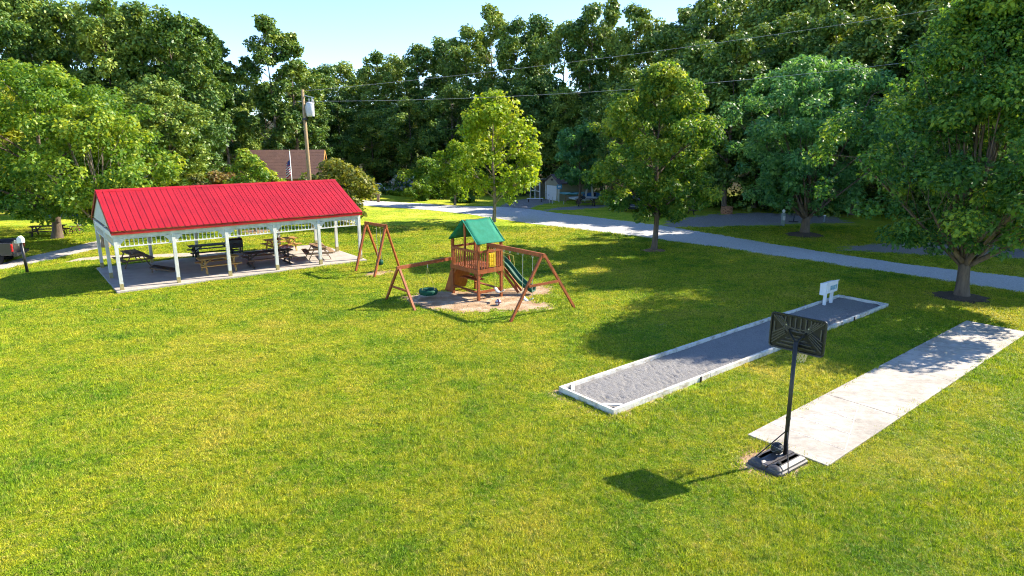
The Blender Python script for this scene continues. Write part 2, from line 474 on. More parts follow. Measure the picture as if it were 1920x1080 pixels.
def noise_node(nt, src, scale, detail=4, rough=0.6, stretch=None):
    n = nt.nodes.new('ShaderNodeTexNoise'); n.inputs['Scale'].default_value = scale
    n.inputs['Detail'].default_value = detail; n.inputs['Roughness'].default_value = rough
    if stretch:
        mp = nt.nodes.new('ShaderNodeMapping'); mp.inputs['Scale'].default_value = stretch
        nt.links.new(src, mp.inputs[0]); src = mp.outputs[0]
    nt.links.new(src, n.inputs['Vector'])
    return n.outputs[0]
def ramp(nt, src, stops):
    r = nt.nodes.new('ShaderNodeValToRGB'); els = r.color_ramp.elements
    els[0].position, els[0].color = stops[0][0], (*stops[0][1], 1)
    els[1].position, els[1].color = stops[-1][0], (*stops[-1][1], 1)
    for p, c in stops[1:-1]:
        e = els.new(p); e.color = (*c, 1)
    nt.links.new(src, r.inputs[0]); return r.outputs[0]
def mix(nt, fac, a, b, mode='MIX'):
    n = nt.nodes.new('ShaderNodeMixRGB'); n.blend_type = mode
    for i, v in enumerate((fac, a, b)):
        if isinstance(v, (int, float)): n.inputs[i].default_value = v
        elif isinstance(v, tuple): n.inputs[i].default_value = (*v, 1)
        else: nt.links.new(v, n.inputs[i])
    return n.outputs[0]
def math_n(nt, op, a, b=None, clamp=False):
    n = nt.nodes.new('ShaderNodeMath'); n.operation = op; n.use_clamp = clamp
    for i, v in enumerate((a, b)):
        if v is None: continue
        if isinstance(v, (int, float)): n.inputs[i].default_value = v
        else: nt.links.new(v, n.inputs[i])
    return n.outputs[0]

def grass_colour(nt, pos):
    """turf colour: lush green to dry yellow drifts with straw flecks, by place"""
    big = noise_node(nt, pos, 0.17, 4, 0.6)
    midn = noise_node(nt, pos, 0.75, 6, 0.7)
    s = math_n(nt, 'ADD', math_n(nt, 'MULTIPLY', big, 0.5), math_n(nt, 'MULTIPLY', midn, 0.5))
    c = ramp(nt, s, [(0.35, (0.100, 0.250, 0.010)), (0.445, (0.255, 0.375, 0.013)), (0.525, (0.410, 0.450, 0.022)), (0.64, (0.550, 0.485, 0.070))])
    fl = noise_node(nt, pos, 7.0, 5, 0.75)
    f = ramp(nt, fl, [(0.50, (0, 0, 0)), (0.66, (1, 1, 1))])
    c = mix(nt, math_n(nt, 'MULTIPLY', f, 0.6), c, (0.56, 0.46, 0.15))
    dk = ramp(nt, noise_node(nt, pos, 4.3, 5, 0.75), [(0.36, (1, 1, 1)), (0.47, (0, 0, 0))])
    return mix(nt, math_n(nt, 'MULTIPLY', dk, 0.55), c, (0.060, 0.160, 0.012))

def ground_material():
    m, nt, b = new_mat('lawn and earth')
    pos = nt.nodes.new('ShaderNodeNewGeometry').outputs['Position']
    g = grass_colour(nt, pos)
    fine = noise_node(nt, pos, 26, 5, 0.75)
    g = mix(nt, 1.0, g, ramp(nt, fine, [(0.3, (0.42, 0.5, 0.4)), (0.5, (0.9, 0.92, 0.9)), (0.72, (1.35, 1.3, 1.2))]), 'MULTIPLY')
    def att(n):
        a = nt.nodes.new('ShaderNodeAttribute'); a.attribute_name = n; return a.outputs['Fac']
    def brk(a, sc, amt):
        n = noise_node(nt, pos, sc, 5, 0.7)
        v = math_n(nt, 'ADD', a, math_n(nt, 'MULTIPLY', math_n(nt, 'SUBTRACT', n, 0.5), amt))
        return ramp(nt, v, [(0.42, (0, 0, 0)), (0.58, (1, 1, 1))])
    earth = ramp(nt, noise_node(nt, pos, 1.6, 6, 0.7), [(0.32, (0.30, 0.185, 0.10)), (0.5, (0.42, 0.29, 0.18)), (0.68, (0.55, 0.45, 0.34))])
    earth = mix(nt, 1.0, earth, ramp(nt, noise_node(nt, pos, 30, 4, 0.7), [(0.3, (0.8, 0.8, 0.8)), (0.7, (1.12, 1.12, 1.12))]), 'MULTIPLY')
    grv = ramp(nt, noise_node(nt, pos, 22, 5, 0.8), [(0.3, (0.15, 0.13, 0.115)), (0.7, (0.36, 0.34, 0.32))])
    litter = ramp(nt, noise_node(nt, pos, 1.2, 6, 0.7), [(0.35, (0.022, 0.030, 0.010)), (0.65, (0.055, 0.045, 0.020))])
    c = mix(nt, brk(att('gravel'), 1.1, 1.7), g, grv)
    c = mix(nt, brk(att('dirt'), 1.9, 0.95), c, earth)
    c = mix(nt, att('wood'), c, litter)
    nt.links.new(c, b.inputs['Base Color'])
    b.inputs['Roughness'].default_value = 0.95; b.inputs['Specular IOR Level'].default_value = 0.1
    bp = nt.nodes.new('ShaderNodeBump'); bp.inputs['Strength'].default_value = 0.7; bp.inputs['Distance'].default_value = 0.05
    nt.links.new(math_n(nt, 'ADD', noise_node(nt, pos, 14, 5, 0.8), math_n(nt, 'MULTIPLY', noise_node(nt, pos, 2.2, 3), 0.8)), bp.inputs['Height'])
    nt.links.new(bp.outputs[0], b.inputs['Normal'])
    return m
gm.materials.append(ground_material())
gm.polygons.foreach_set('use_smooth', [True] * len(gm.polygons))
tag(put('ground', gm), 'mown lawn with dry patches and bare earth', 'lawn', kind='structure')

# grass blades: instanced tufts, nobody could count them
def grass_material():
    m, nt, b = new_mat('grass blades')
    pos = nt.nodes.new('ShaderNodeNewGeometry').outputs['Position']
    c = grass_colour(nt, pos)
    a = nt.nodes.new('ShaderNodeAttribute'); a.attribute_name = 'tint'
    c = mix(nt, 1.0, c, ramp(nt, a.outputs['Fac'], [(0.0, (0.30, 0.48, 0.4)), (0.45, (0.95, 1.02, 0.9)), (1.0, (1.6, 1.42, 1.4))]), 'MULTIPLY')
    nt.links.new(c, b.inputs['Base Color'])
    b.inputs['Roughness'].default_value = 0.6; b.inputs['Specular IOR Level'].default_value = 0.2
    gn = nt.nodes.new('ShaderNodeNewGeometry')
    vm = nt.nodes.new('ShaderNodeVectorMath'); vm.operation = 'MULTIPLY_ADD'
    vm.inputs[1].default_value = (0.7, 0.7, 0.7); vm.inputs[2].default_value = (0, 0, 0.75)
    nt.links.new(gn.outputs['Normal'], vm.inputs[0])
    vn = nt.nodes.new('ShaderNodeVectorMath'); vn.operation = 'NORMALIZE'; nt.links.new(vm.outputs[0], vn.inputs[0])
    nt.links.new(vn.outputs[0], b.inputs['Normal'])
    t = nt.nodes.new('ShaderNodeBsdfTranslucent'); nt.links.new(mix(nt, 1.0, c, (1.2, 1.15, 0.6), 'MULTIPLY'), t.inputs[0])
    mx = nt.nodes.new('ShaderNodeMixShader'); mx.inputs[0].default_value = 0.35
    nt.links.new(b.outputs[0], mx.inputs[1]); nt.links.new(t.outputs[0], mx.inputs[2])
    nt.links.new(mx.outputs[0], nt.nodes['Material Output'].inputs[0])
    return m
M['grass'] = grass_material()

def tuft(seed, n=26, rad=0.085):
    r = np.random.default_rng(seed)
    a = r.uniform(0, 2 * np.pi, n); d = rad * np.sqrt(r.uniform(0, 1, n)); 
    p = np.stack([d * np.cos(a), d * np.sin(a), np.full(n, -0.006)], 1)
    h = r.uniform(0.020, 0.062, n); w = r.uniform(0.006, 0.012, n); yaw = r.uniform(0, 2 * np.pi, n); lean = r.uniform(0.2, 1.3, n) * h; la = r.uniform(0, 2 * np.pi, n)
    s = np.stack([np.cos(yaw), np.sin(yaw), np.zeros(n)], 1) * w[:, None]
    tip = p + np.stack([lean * np.cos(la), lean * np.sin(la), h], 1)
    vs = np.stack([p - s, p + s, tip], 1).reshape(-1, 3)
    me = mesh_np('tuft', vs, np.arange(3 * n), 3, 'grass', np.clip(r.uniform(-.25, .25) + r.uniform(0, 1, n), 0, 1))
    return bpy.data.objects.new('tuft_source', me)
tufts = [tuft(11 + k) for k in range(4)]

def grass_object():
    rng = np.random.default_rng(5)
    pts = []
    y = 7.0
    # rings of growing spacing
    N = 260000
    u = rng.uniform(0, 1, N)
    lo, hi = 8.0, 50.0
    yy = lo * (hi / lo) ** u                       # density falls as 1/y^2 over a wedge that widens as y
    xx = rng.uniform(-1, 1, N) * (yy * 0.86 + 2.5)
    keep = np.ones(N, bool)
    for pl, m in ((pav_poly, 0.03), (sand_poly, 0.05), (road_poly, -0.1), (lane_poly, -0.05), (path_poly, 0.0)):
        keep &= sdist(pl, xx, yy) > m
    nz = rng.uniform(-0.35, 0.35, N)
    keep &= sdist(pad_poly, xx, yy) > np.minimum(0, nz * 0.55 + 0.10 * np.sin(xx * 2.1 + 1.7 * np.sin(yy * 1.3)))
    for pl in (dirt_play, dirt_swing, dirt_hoop, dirt_corner):
        keep &= sdist(pl, xx, yy) > nz - 0.05
    for pl in (grav_a, grav_b, grav_c, branch_poly):
        keep &= sdist(pl, xx, yy) > nz * 2
    keep &= ~((np.hypot(xx - 19.9, yy - 27.4) < 1.1) | (np.hypot(xx - 8.84, yy - 39.1) < 0.8))
    keep &= (np.hypot(xx - 6.1, yy - 12.75) > 0.4)
    for cx, cy, q in worn:
        keep &= np.hypot(xx - cx, yy - cy) > q * (0.35 + nz * 1.8)
    xx, yy = xx[keep], yy[keep]; n = len(xx)
    P = np.stack([xx, yy, terr(xx, yy)], 1)
    me = bpy.data.meshes.new('grass'); me.vertices.add(n); me.vertices.foreach_set('co', P.astype(np.float32).ravel())
    def fa(nm, arr, tp='FLOAT'):
        at = me.attributes.new(nm, tp, 'POINT'); at.data.foreach_set('value', arr)
    fa('yaw', rng.uniform(0, 6.283, n).astype(np.float32))
    size = (0.85 + yy / 30.0) * rng.uniform(0.75, 1.3, n)
    wv = np.zeros(n)                                  # drifts of longer and shorter turf
    for k in range(9):
        fx, fy, ph = rng.normal(0, 1.1, 2).tolist() + [rng.uniform(0, 6.28)]
        wv += np.sin(fx * xx + fy * yy + ph)
    wv = np.clip(1 + 0.10 * wv, 0.6, 1.5)
    fa('size', size.astype(np.float32)); fa('tall', (rng.uniform(0.55, 1.15, n) * (1 + 0.7 * (rng.uniform(0, 1, n) < 0.14)) * wv * (0.9 + yy / 70)).astype(np.float32))
    fa('pick', rng.integers(0, 4, n).astype(np.int32), 'INT')
    me.materials.append(M['grass'])
    ob = put('grass', me)
    ng = bpy.data.node_groups.new('grass scatter', 'GeometryNodeTree')
    ng.interface.new_socket('Geometry', in_out='INPUT', socket_type='NodeSocketGeometry')
    ng.interface.new_socket('Geometry', in_out='OUTPUT', socket_type='NodeSocketGeometry')
    nd, lk = ng.nodes, ng.links
    gi, go = nd.new('NodeGroupInput'), nd.new('NodeGroupOutput')
    iop = nd.new('GeometryNodeInstanceOnPoints'); gti = nd.new('GeometryNodeGeometryToInstance')
    for t in reversed(tufts):
        oi = nd.new('GeometryNodeObjectInfo'); oi.inputs['Object'].default_value = t
        lk.new(oi.outputs['Geometry'], gti.inputs[0])
    lk.new(gi.outputs[0], iop.inputs['Points']); lk.new(gti.outputs[0], iop.inputs['Instance'])
    iop.inputs['Pick Instance'].default_value = True
    def na(nm, tp):
        a = nd.new('GeometryNodeInputNamedAttribute'); a.data_type = tp; a.inputs['Name'].default_value = nm; return a.outputs['Attribute']
    lk.new(na('pick', 'INT'), iop.inputs['Instance Index'])
    cr = nd.new('ShaderNodeCombineXYZ'); lk.new(na('yaw', 'FLOAT'), cr.inputs[2])
    lk.new(cr.outputs[0], iop.inputs['Rotation'])
    cs = nd.new('ShaderNodeCombineXYZ'); sz = na('size', 'FLOAT')
    lk.new(sz, cs.inputs[0]); lk.new(sz, cs.inputs[1]); lk.new(na('tall', 'FLOAT'), cs.inputs[2])
    lk.new(cs.outputs[0], iop.inputs['Scale'])
    lk.new(iop.outputs[0], go.inputs[0])
    md = ob.modifiers.new('scatter', 'NODES'); md.node_group = ng
    tag(ob, 'short mown green and yellow grass blades covering the lawn', 'grass', kind='stuff')
grass_object()

# ------------------------------------------------------------------ roads and paths: sheets a few millimetres above the ground
def strip(name, near_px, far_px, mat, lift, ragged, label, cat, seg=0.3):
    rng = random.Random(hash(name) % 1000)
    def resample(pl, n):
        pl = [Vector((*p, 0)) for p in pl]; L = [0]
        for a, b in zip(pl, pl[1:]): L.append(L[-1] + (b - a).length)
        out = []
        for i in range(n):
            t = L[-1] * i / (n - 1); k = 0
            while k < len(L) - 2 and L[k + 1] < t: k += 1
            f = (t - L[k]) / max(L[k + 1] - L[k], 1e-6)
            out.append(pl[k].lerp(pl[k + 1], min(f, 1)))
        return out
    a, b = gp(near_px), gp(far_px)
    ln = sum(math.dist(p, q) for p, q in zip(a, a[1:])); n = max(8, int(ln / seg))
    ra, rb = resample(a, n), resample(b, n)
    nc = 9; vs = []; fs = []
    for i in range(n):
        d = (rb[i] - ra[i]); d.normalize()
        p0 = ra[i] + d * (rng.uniform(-1, 1) * ragged + 0.5 * ragged * math.sin(i * .37)); p1 = rb[i] + d * (rng.uniform(-1, 1) * ragged + 0.5 * ragged * math.sin(i * .29))
        for k in range(nc):
            p = p0.lerp(p1, k / (nc - 1))
            vs.append((p.x, p.y, float(terr(p.x, p.y)) + lift + (0.03 * math.sin(math.pi * k / (nc - 1)) if lift > 0.01 else 0)))
    for i in range(n - 1):
        for k in range(nc - 1):
            q = i * nc + k; fs.append((q, q + 1, q + nc + 1, q + nc))
    mb = MB(); mb.add(vs, fs)
    me = mb.mesh(name, mat, True)
    for p in me.polygons:
        pass
    return tag(put(name, me), label, cat, kind='structure')
M['gravel'] = pmat('crushed grey gravel', (0.56, 0.55, 0.53), (0.32, 0.315, 0.31), 16, 0.95, 0.9, coord='World', detail=7, bscale=28, sharp=(.33, .66))
M['gravel_lane'] = pmat('pale packed gravel', (0.47, 0.43, 0.40), (0.36, 0.33, 0.31), 9, 0.95, 0.4, coord='World', detail=7, bscale=28)
M['path_earth'] = pmat('packed pale path', (0.48, 0.40, 0.32), (0.38, 0.31, 0.23), 3, 0.95, 0.3, coord='World')
strip('gravel_road', road_near, road_far, 'gravel', 0.012, 0.17, 'grey gravel road crossing behind the lawn', 'road')
strip('gravel_lane', lane_near, lane_far, 'gravel_lane', 0.012, 0.10, 'pale gravel lane running past the pavilion end', 'road')
strip('footpath', [(120, 492), (200, 486), (290, 483), (350, 482), (425, 481)], [(150, 484), (200, 479), (290, 477), (350, 474), (425, 473)], 'path_earth', 0.008, 0.06,
      'narrow pale footpath from lane to pavilion', 'path')

# ------------------------------------------------------------------ trees
def leaf_cloud(name, rng, cc, cr, nleaf, leaf, mat, squash=0.7, base_tint=0.5, spread=0.22, droop=0.25):
    cc = np.asarray(cc); cr = np.asarray(cr)
    w = cr ** 2; w = w / w.sum()
    idx = rng.choice(len(cc), nleaf, p=w)
    d = rng.normal(size=(nleaf, 3)); d /= np.linalg.norm(d, axis=1)[:, None]
    rad = cr[idx] * (0.35 + 0.65 * rng.uniform(0, 1, nleaf) ** 0.45)
    pos = cc[idx] + d * rad[:, None] * np.array([1, 1, squash])
    nrm = d * 0.55 + np.array([0, 0, 0.55]) + rng.normal(size=(nleaf, 3)) * 0.45
    nrm /= np.linalg.norm(nrm, axis=1)[:, None]
    t = np.cross(nrm, rng.normal(size=(nleaf, 3))); t /= np.linalg.norm(t, axis=1)[:, None] + 1e-9
    t = t + d * 0.35 + np.array([0, 0, -droop]); t /= np.linalg.norm(t, axis=1)[:, None]
    b = np.cross(nrm, t); b /= np.linalg.norm(b, axis=1)[:, None] + 1e-9
    s = leaf * rng.uniform(0.6, 1.35, nleaf)[:, None]
    v0 = pos; v2 = pos + t * s - np.array([0, 0, 0.12]) * s
    v1 = pos + t * s * 0.45 + b * s * 0.38; v3 = pos + t * s * 0.45 - b * s * 0.38
    V = np.stack([v0, v1, v2, v3], 1).reshape(-1, 3)
    ct = rng.normal(0, spread * 0.7, len(cc))
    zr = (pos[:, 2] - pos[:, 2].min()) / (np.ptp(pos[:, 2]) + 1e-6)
    tint = np.clip(base_tint + ct[idx] + 0.30 * (zr - 0.5) + rng.normal(0, spread, nleaf), 0, 1)  # height term paints the sunlit crown top into the leaf colour
    return mesh_np(name, V, np.arange(4 * nleaf), 4, mat, tint)

PROF = {
    'round': lambda t: math.sin(math.pi * min(max(t, 0.0), 1) ** 0.85) ** 0.62,
    'oval': lambda t: math.sin(math.pi * t ** 0.72) ** 0.75,
    'egg': lambda t: math.sin(math.pi * t ** 0.62) ** 0.8 * (1.06 - 0.3 * t),
    'column': lambda t: (math.sin(math.pi * t ** 0.9) ** 0.45) * (1.0 - 0.25 * t),
    'bush': lambda t: math.cos(math.pi / 2 * t) ** 0.6,
}
def tree_mesh(seed, H, ch, R, prof, nlobe, ncl, nleaf, leaf, leafmat, trunk_r, barkmat, fork=None, base_tint=0.5, cl=0.2, lobe=0.42, twigs=0.4, spread=0.22, irr=0.2, inner=0.45):
    """trunk mesh and crown mesh; ch = height where the crown starts; fork = number of stems that leave the trunk low"""
    rng = np.random.default_rng(seed); P = PROF[prof]
    lobes = []
    for i in range(nlobe):
        t = (i + rng.uniform(0.15, 0.85)) / nlobe
        a = i * 2.399 + rng.uniform(-.5, .5)
        r = R * P(t) * rng.uniform(inner, 0.80) * (1 + rng.uniform(-irr, irr))
        lobes.append(np.array([r * math.cos(a), r * math.sin(a), ch + (H - ch) * (0.04 + 0.9 * t)]))
    lr = [R * lobe * rng.uniform(0.75, 1.2) * (0.55 + 0.45 * P((l[2] - ch) / (H - ch))) for l in lobes]
    cc, cr, own = [], [], []
    per = max(1, ncl // nlobe)
    for k, (l, q) in enumerate(zip(lobes, lr)):
        for j in range(per):
            d = rng.normal(size=3); d[2] += 0.25; d /= np.linalg.norm(d)
            p = l + d * q * rng.uniform(0.45, 1.0) * np.array([1, 1, 0.85])
            t = (p[2] - ch) / (H - ch)
            if t < -0.02 or p[2] > H: continue
            mr = R * max(P(min(max(t, 0.02), 0.98)), 0.12) * (1 + irr * 0.8)
            rr = math.hypot(p[0], p[1])
            if rr > mr: p[0] *= mr / rr; p[1] *= mr / rr
            cc.append(p); cr.append(R * cl * rng.uniform(0.6, 1.3)); own.append(k)
    crown = leaf_cloud('crown', rng, cc, cr, nleaf, leaf, leafmat, 0.72, base_tint, spread)
    tb = MB()
    top = ch + (H - ch) * 0.72
    lean = rng.normal(0, 0.012 * H, 2)
    fz = ch * 0.62 if fork else ch
    def axis_pt(z):
        f = z / H
        return Vector((lean[0] * f * f + 0.02 * R * math.sin(3 * f * 3), lean[1] * f * f, z))
    zs = [-0.15, 0.12, 0.5] + [ch * k / 3 for k in (1, 2, 3) if ch * k / 3 > 0.6]
    if not fork:
        zs += [ch + (top - ch) * k / 5 for k in range(1, 6)]
    else:
        zs = [z for z in zs if z < fz] + [fz]
    rr = [trunk_r * (1.55 if z < 0 else 1.28 if z < .2 else 1.06 if z < .6 else max(0.10, 1 - 0.88 * max(0, z - .6) / (top - .6))) for z in zs]
    tb.tube([axis_pt(z) for z in zs], rr, 12)
    def bez(a, b, up, r0, r1, n=5, k=6):
        pts = []
        mid = a.lerp(b, 0.45) + Vector((0, 0, up))
        for i in range(n + 1):
            t = i / n
            pts.append(a * (1 - t) ** 2 + mid * 2 * t * (1 - t) + b * t * t)
        tb.tube(pts, [r0 + (r1 - r0) * i / n for i in range(n + 1)], k)
        return pts
    tr_at = lambda z: trunk_r * max(0.12, 1 - 0.85 * max(0, z - .6) / (top - .6))
    for k, l in enumerate(lobes):
        lv = Vector(l)
        if fork:
            a = axis_pt(fz - 0.12 * (k % 3)); r0 = trunk_r * (0.55 if k < fork else 0.3)
            pts = bez(a, lv, -0.10 * (lv - a).length if k < fork else 0.0, r0, 0.025, 7, 7)
        else:
            z = min(max(ch * 0.75, l[2] - 0.55 * math.hypot(l[0], l[1]) - 0.3), top * 0.97)
            a = axis_pt(z); pts = bez(a, lv, 0.06 * (lv - a).length, min(tr_at(z) * 0.5, trunk_r * 0.4), 0.022, 5, 6)
        for j, (c, w) in enumerate(zip(cc, own)):
            if w == k and rng.uniform() < twigs:
                s = pts[rng.integers(2, len(pts))]
                bez(s, Vector(c), 0.03, 0.022, 0.006, 2, 4)
    return tb.mesh('trunk', barkmat, True), crown

def tree(name, label, loc, meshes, rz=0.0, sc=1.0, group=None, cat='tree', sz=None):
    t = thing(name, label, cat, loc, rz, group)
    t.scale = (sc, sc, sz or sc)
    put('trunk', meshes[0], t); put('crown', meshes[1], t)
    return t

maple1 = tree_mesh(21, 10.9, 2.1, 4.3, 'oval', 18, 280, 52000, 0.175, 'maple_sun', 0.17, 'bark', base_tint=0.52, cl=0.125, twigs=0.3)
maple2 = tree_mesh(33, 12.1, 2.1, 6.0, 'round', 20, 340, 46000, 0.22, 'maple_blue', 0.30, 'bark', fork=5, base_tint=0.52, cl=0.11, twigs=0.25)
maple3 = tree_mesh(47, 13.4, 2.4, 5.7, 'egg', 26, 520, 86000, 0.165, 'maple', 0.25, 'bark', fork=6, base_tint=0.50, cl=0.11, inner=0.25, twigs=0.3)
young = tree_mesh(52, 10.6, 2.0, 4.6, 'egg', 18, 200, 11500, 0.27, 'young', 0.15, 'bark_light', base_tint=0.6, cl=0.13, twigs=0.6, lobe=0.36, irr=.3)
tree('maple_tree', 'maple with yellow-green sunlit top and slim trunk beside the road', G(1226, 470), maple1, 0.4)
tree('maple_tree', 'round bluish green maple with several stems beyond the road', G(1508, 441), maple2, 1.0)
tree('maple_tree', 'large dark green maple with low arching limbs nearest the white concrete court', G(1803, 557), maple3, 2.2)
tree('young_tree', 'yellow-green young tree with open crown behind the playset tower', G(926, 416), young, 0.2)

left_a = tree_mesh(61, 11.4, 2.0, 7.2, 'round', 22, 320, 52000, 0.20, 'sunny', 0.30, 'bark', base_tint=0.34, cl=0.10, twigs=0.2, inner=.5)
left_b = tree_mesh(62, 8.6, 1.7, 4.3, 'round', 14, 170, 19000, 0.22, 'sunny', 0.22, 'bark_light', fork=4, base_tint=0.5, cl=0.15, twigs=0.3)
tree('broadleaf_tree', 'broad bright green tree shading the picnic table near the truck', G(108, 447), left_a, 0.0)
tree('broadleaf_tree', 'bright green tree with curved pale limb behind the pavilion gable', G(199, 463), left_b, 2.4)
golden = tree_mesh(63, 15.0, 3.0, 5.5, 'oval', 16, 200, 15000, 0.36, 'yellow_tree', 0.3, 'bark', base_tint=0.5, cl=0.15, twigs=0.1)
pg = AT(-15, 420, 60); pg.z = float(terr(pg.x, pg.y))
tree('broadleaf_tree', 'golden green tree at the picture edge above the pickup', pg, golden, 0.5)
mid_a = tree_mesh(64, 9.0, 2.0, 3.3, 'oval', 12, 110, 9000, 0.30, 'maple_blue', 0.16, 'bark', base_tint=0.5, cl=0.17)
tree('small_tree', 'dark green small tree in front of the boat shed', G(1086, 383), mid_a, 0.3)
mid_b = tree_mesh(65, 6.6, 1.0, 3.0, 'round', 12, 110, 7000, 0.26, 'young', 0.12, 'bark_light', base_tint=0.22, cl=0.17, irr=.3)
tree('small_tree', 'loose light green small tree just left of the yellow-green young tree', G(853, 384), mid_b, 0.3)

def bush_mesh(seed, H, R, nleaf, leaf, mat, ncl=40, base_tint=.5):
    return tree_mesh(seed, H, 0.12 * H, R, 'round', 8, ncl, nleaf, leaf, mat, 0.06, 'bark', base_tint=base_tint, cl=0.26, twigs=0.4)
def bush(label, px, D, toppy, R, nleaf, leaf, mat, seed, bt=.5, zbase=None):
    p = AT(px, 400, D); p.z = float(terr(p.x, p.y))
    zt = AT(px, toppy, D).z
    tree('shrub', label, p, bush_mesh(seed, zt - p.z, R, nleaf, leaf, mat, base_tint=bt), cat='shrub')
bush('round clipped bush lit on top near the gravel road', 786, 77, 343, 1.7, 2600, 0.22, 'sunny', 71, .45)
bush('big olive yellow shrub beside the pavilion roof end', 640, 52, 304, 3.1, 6000, 0.26, 'olive', 72, .5)
bush('bright green shrub in front of the brown roofed cabin', 484, 53, 307, 2.2, 4000, 0.26, 'sunny', 73, .75)
bush('low bright shrub between cabin and pavilion roof', 520, 52, 326, 1.8, 2400, 0.24, 'sunny', 74, .75)
bush('russet seed head shrub behind the pavilion roof', 420, 54, 322, 1.9, 3000, 0.24, 'russet', 75, .5)
bush('dull green shrub with russet tips left of the russet one', 378, 54, 326, 1.6, 2400, 0.24, 'olive', 76, .3)
bush('tall dark green shrub between camper and young tree', 808, 80, 303, 3.2, 4800, 0.30, 'sunny', 77, .25)
bush('greenish brown tree-like shrub behind the young tree', 838, 84, 300, 3.0, 4200, 0.30, 'olive', 78, .35)
bush('dark shrub under the small tree by the road', 868, 74, 366, 1.4, 1800, 0.24, 'maple', 79, .3)

# the wood: a handful of tree shapes copied with their own place, height and turn
protos = []
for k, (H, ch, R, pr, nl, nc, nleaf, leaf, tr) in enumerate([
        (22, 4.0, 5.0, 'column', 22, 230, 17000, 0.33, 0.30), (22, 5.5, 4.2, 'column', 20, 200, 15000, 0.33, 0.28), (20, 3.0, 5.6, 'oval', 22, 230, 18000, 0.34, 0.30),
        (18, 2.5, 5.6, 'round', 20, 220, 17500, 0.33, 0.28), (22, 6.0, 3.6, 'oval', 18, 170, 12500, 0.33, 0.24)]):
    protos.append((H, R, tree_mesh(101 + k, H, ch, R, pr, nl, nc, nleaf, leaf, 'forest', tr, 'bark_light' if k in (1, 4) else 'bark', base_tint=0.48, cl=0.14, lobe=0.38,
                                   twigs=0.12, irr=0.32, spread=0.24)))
rf = random.Random(9)
def wood_tree(px, D, top, k, wide=1.0, label=None):
    p = AT(px, 300, D); p.z = float(terr(p.x, p.y)) - 0.1
    H, R, me = protos[k]
    h = AT(px, top, D).z - p.z
    sz = h / H
    sx = (0.55 * sz + 0.45) * wide
    t = tree('forest_tree', label or 'leafy tree in the close-grown inner wood behind the clearing', p, me, rf.uniform(0, 6.28), sx, None if label else 'trees of the wood', sz=sz)
wood_list = [
        # left wood
        (25, 66, -30, 0), (95, 70, -22, 1), (165, 72, -4, 2), (225, 70, -16, 0), (285, 74, -4, 1), (345, 72, 10, 2), (400, 76, 24, 4), (428, 80, 58, 4),
        (60, 84, -25, 2), (140, 88, -10, 0), (255, 86, 6, 3), (375, 90, 40, 2), (320, 62, 150, 3), (255, 60, 175, 3), (350, 66, 190, 3), (440, 90, 170, 3),
        (-60, 74, -40, 2), (-130, 64, -40, 0), (-220, 60, -20, 3),
        # behind the cabin and the sky gap
        (505, 96, 150, 3), (465, 110, 135, 3), (600, 92, 190, 2), (640, 100, 175, 0), (615, 112, 118, 3), (655, 118, 112, 2), (690, 110, 125, 0), (580, 104, 130, 2),
        # centre wood
        (715, 104, 92, 0), (752, 112, 100, 2), (790, 104, 78, 1), (835, 108, 66, 2), (880, 102, 40, 0), (925, 106, 4, 1), (965, 100, 28, 0), (1010, 104, 22, 2),
        (1055, 98, 34, 3), (1100, 96, 0, 1), (1140, 100, -14, 4), (1185, 94, 0, 0), (1225, 92, 34, 2), (700, 96, 205, 2), (770, 94, 180, 3), (850, 95, 150, 3),
        (930, 94, 160, 2), (1000, 92, 140, 3), (1060, 90, 160, 2), (1130, 88, 150, 0), (735, 100, 250, 3), (820, 98, 240, 3), (900, 100, 235, 2),
        # between shed and slim maple, and behind the bluish maple
        (1150, 74, 150, 3), (1185, 68, 128, 2), (1255, 67, 105, 3), (1310, 66, 70, 2), (1365, 62, 60, 3), (1420, 66, 30, 0), (1480, 63, 20, 2), (1545, 60, 20, 3), (1610, 58, 10, 2),
        # right hillside
        (1270, 86, 4, 0), (1310, 80, -20, 2), (1360, 84, -30, 3), (1415, 76, -40, 2), (1470, 78, -60, 0), (1530, 72, -70, 2), (1590, 74, -70, 3), (1650, 68, -90, 0),
         (1240, 82, 180, 3), (1330, 72, 190, 3), (1440, 66, 170, 2),
        (1560, 62, 190, 3), (1660, 58, 200, 2)]
ORD = ['first', 'second', 'third', 'fourth', 'fifth', 'sixth', 'seventh', 'eighth', 'ninth', 'tenth', 'eleventh', 'twelfth', 'thirteenth']
sky_left = [25, 95, 165, 225, 285, 345, 400, 428]
sky_mid = [(715, 104), (752, 112), (790, 104), (835, 108), (880, 102), (925, 106), (965, 100), (1010, 104), (1055, 98), (1100, 96), (1140, 100), (1185, 94), (1225, 92)]
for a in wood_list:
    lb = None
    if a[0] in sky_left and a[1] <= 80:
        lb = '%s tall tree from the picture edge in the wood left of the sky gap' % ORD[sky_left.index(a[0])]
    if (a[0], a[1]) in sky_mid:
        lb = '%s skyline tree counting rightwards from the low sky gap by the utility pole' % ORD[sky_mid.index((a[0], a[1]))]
    wood_tree(*a, 1.0, lb)
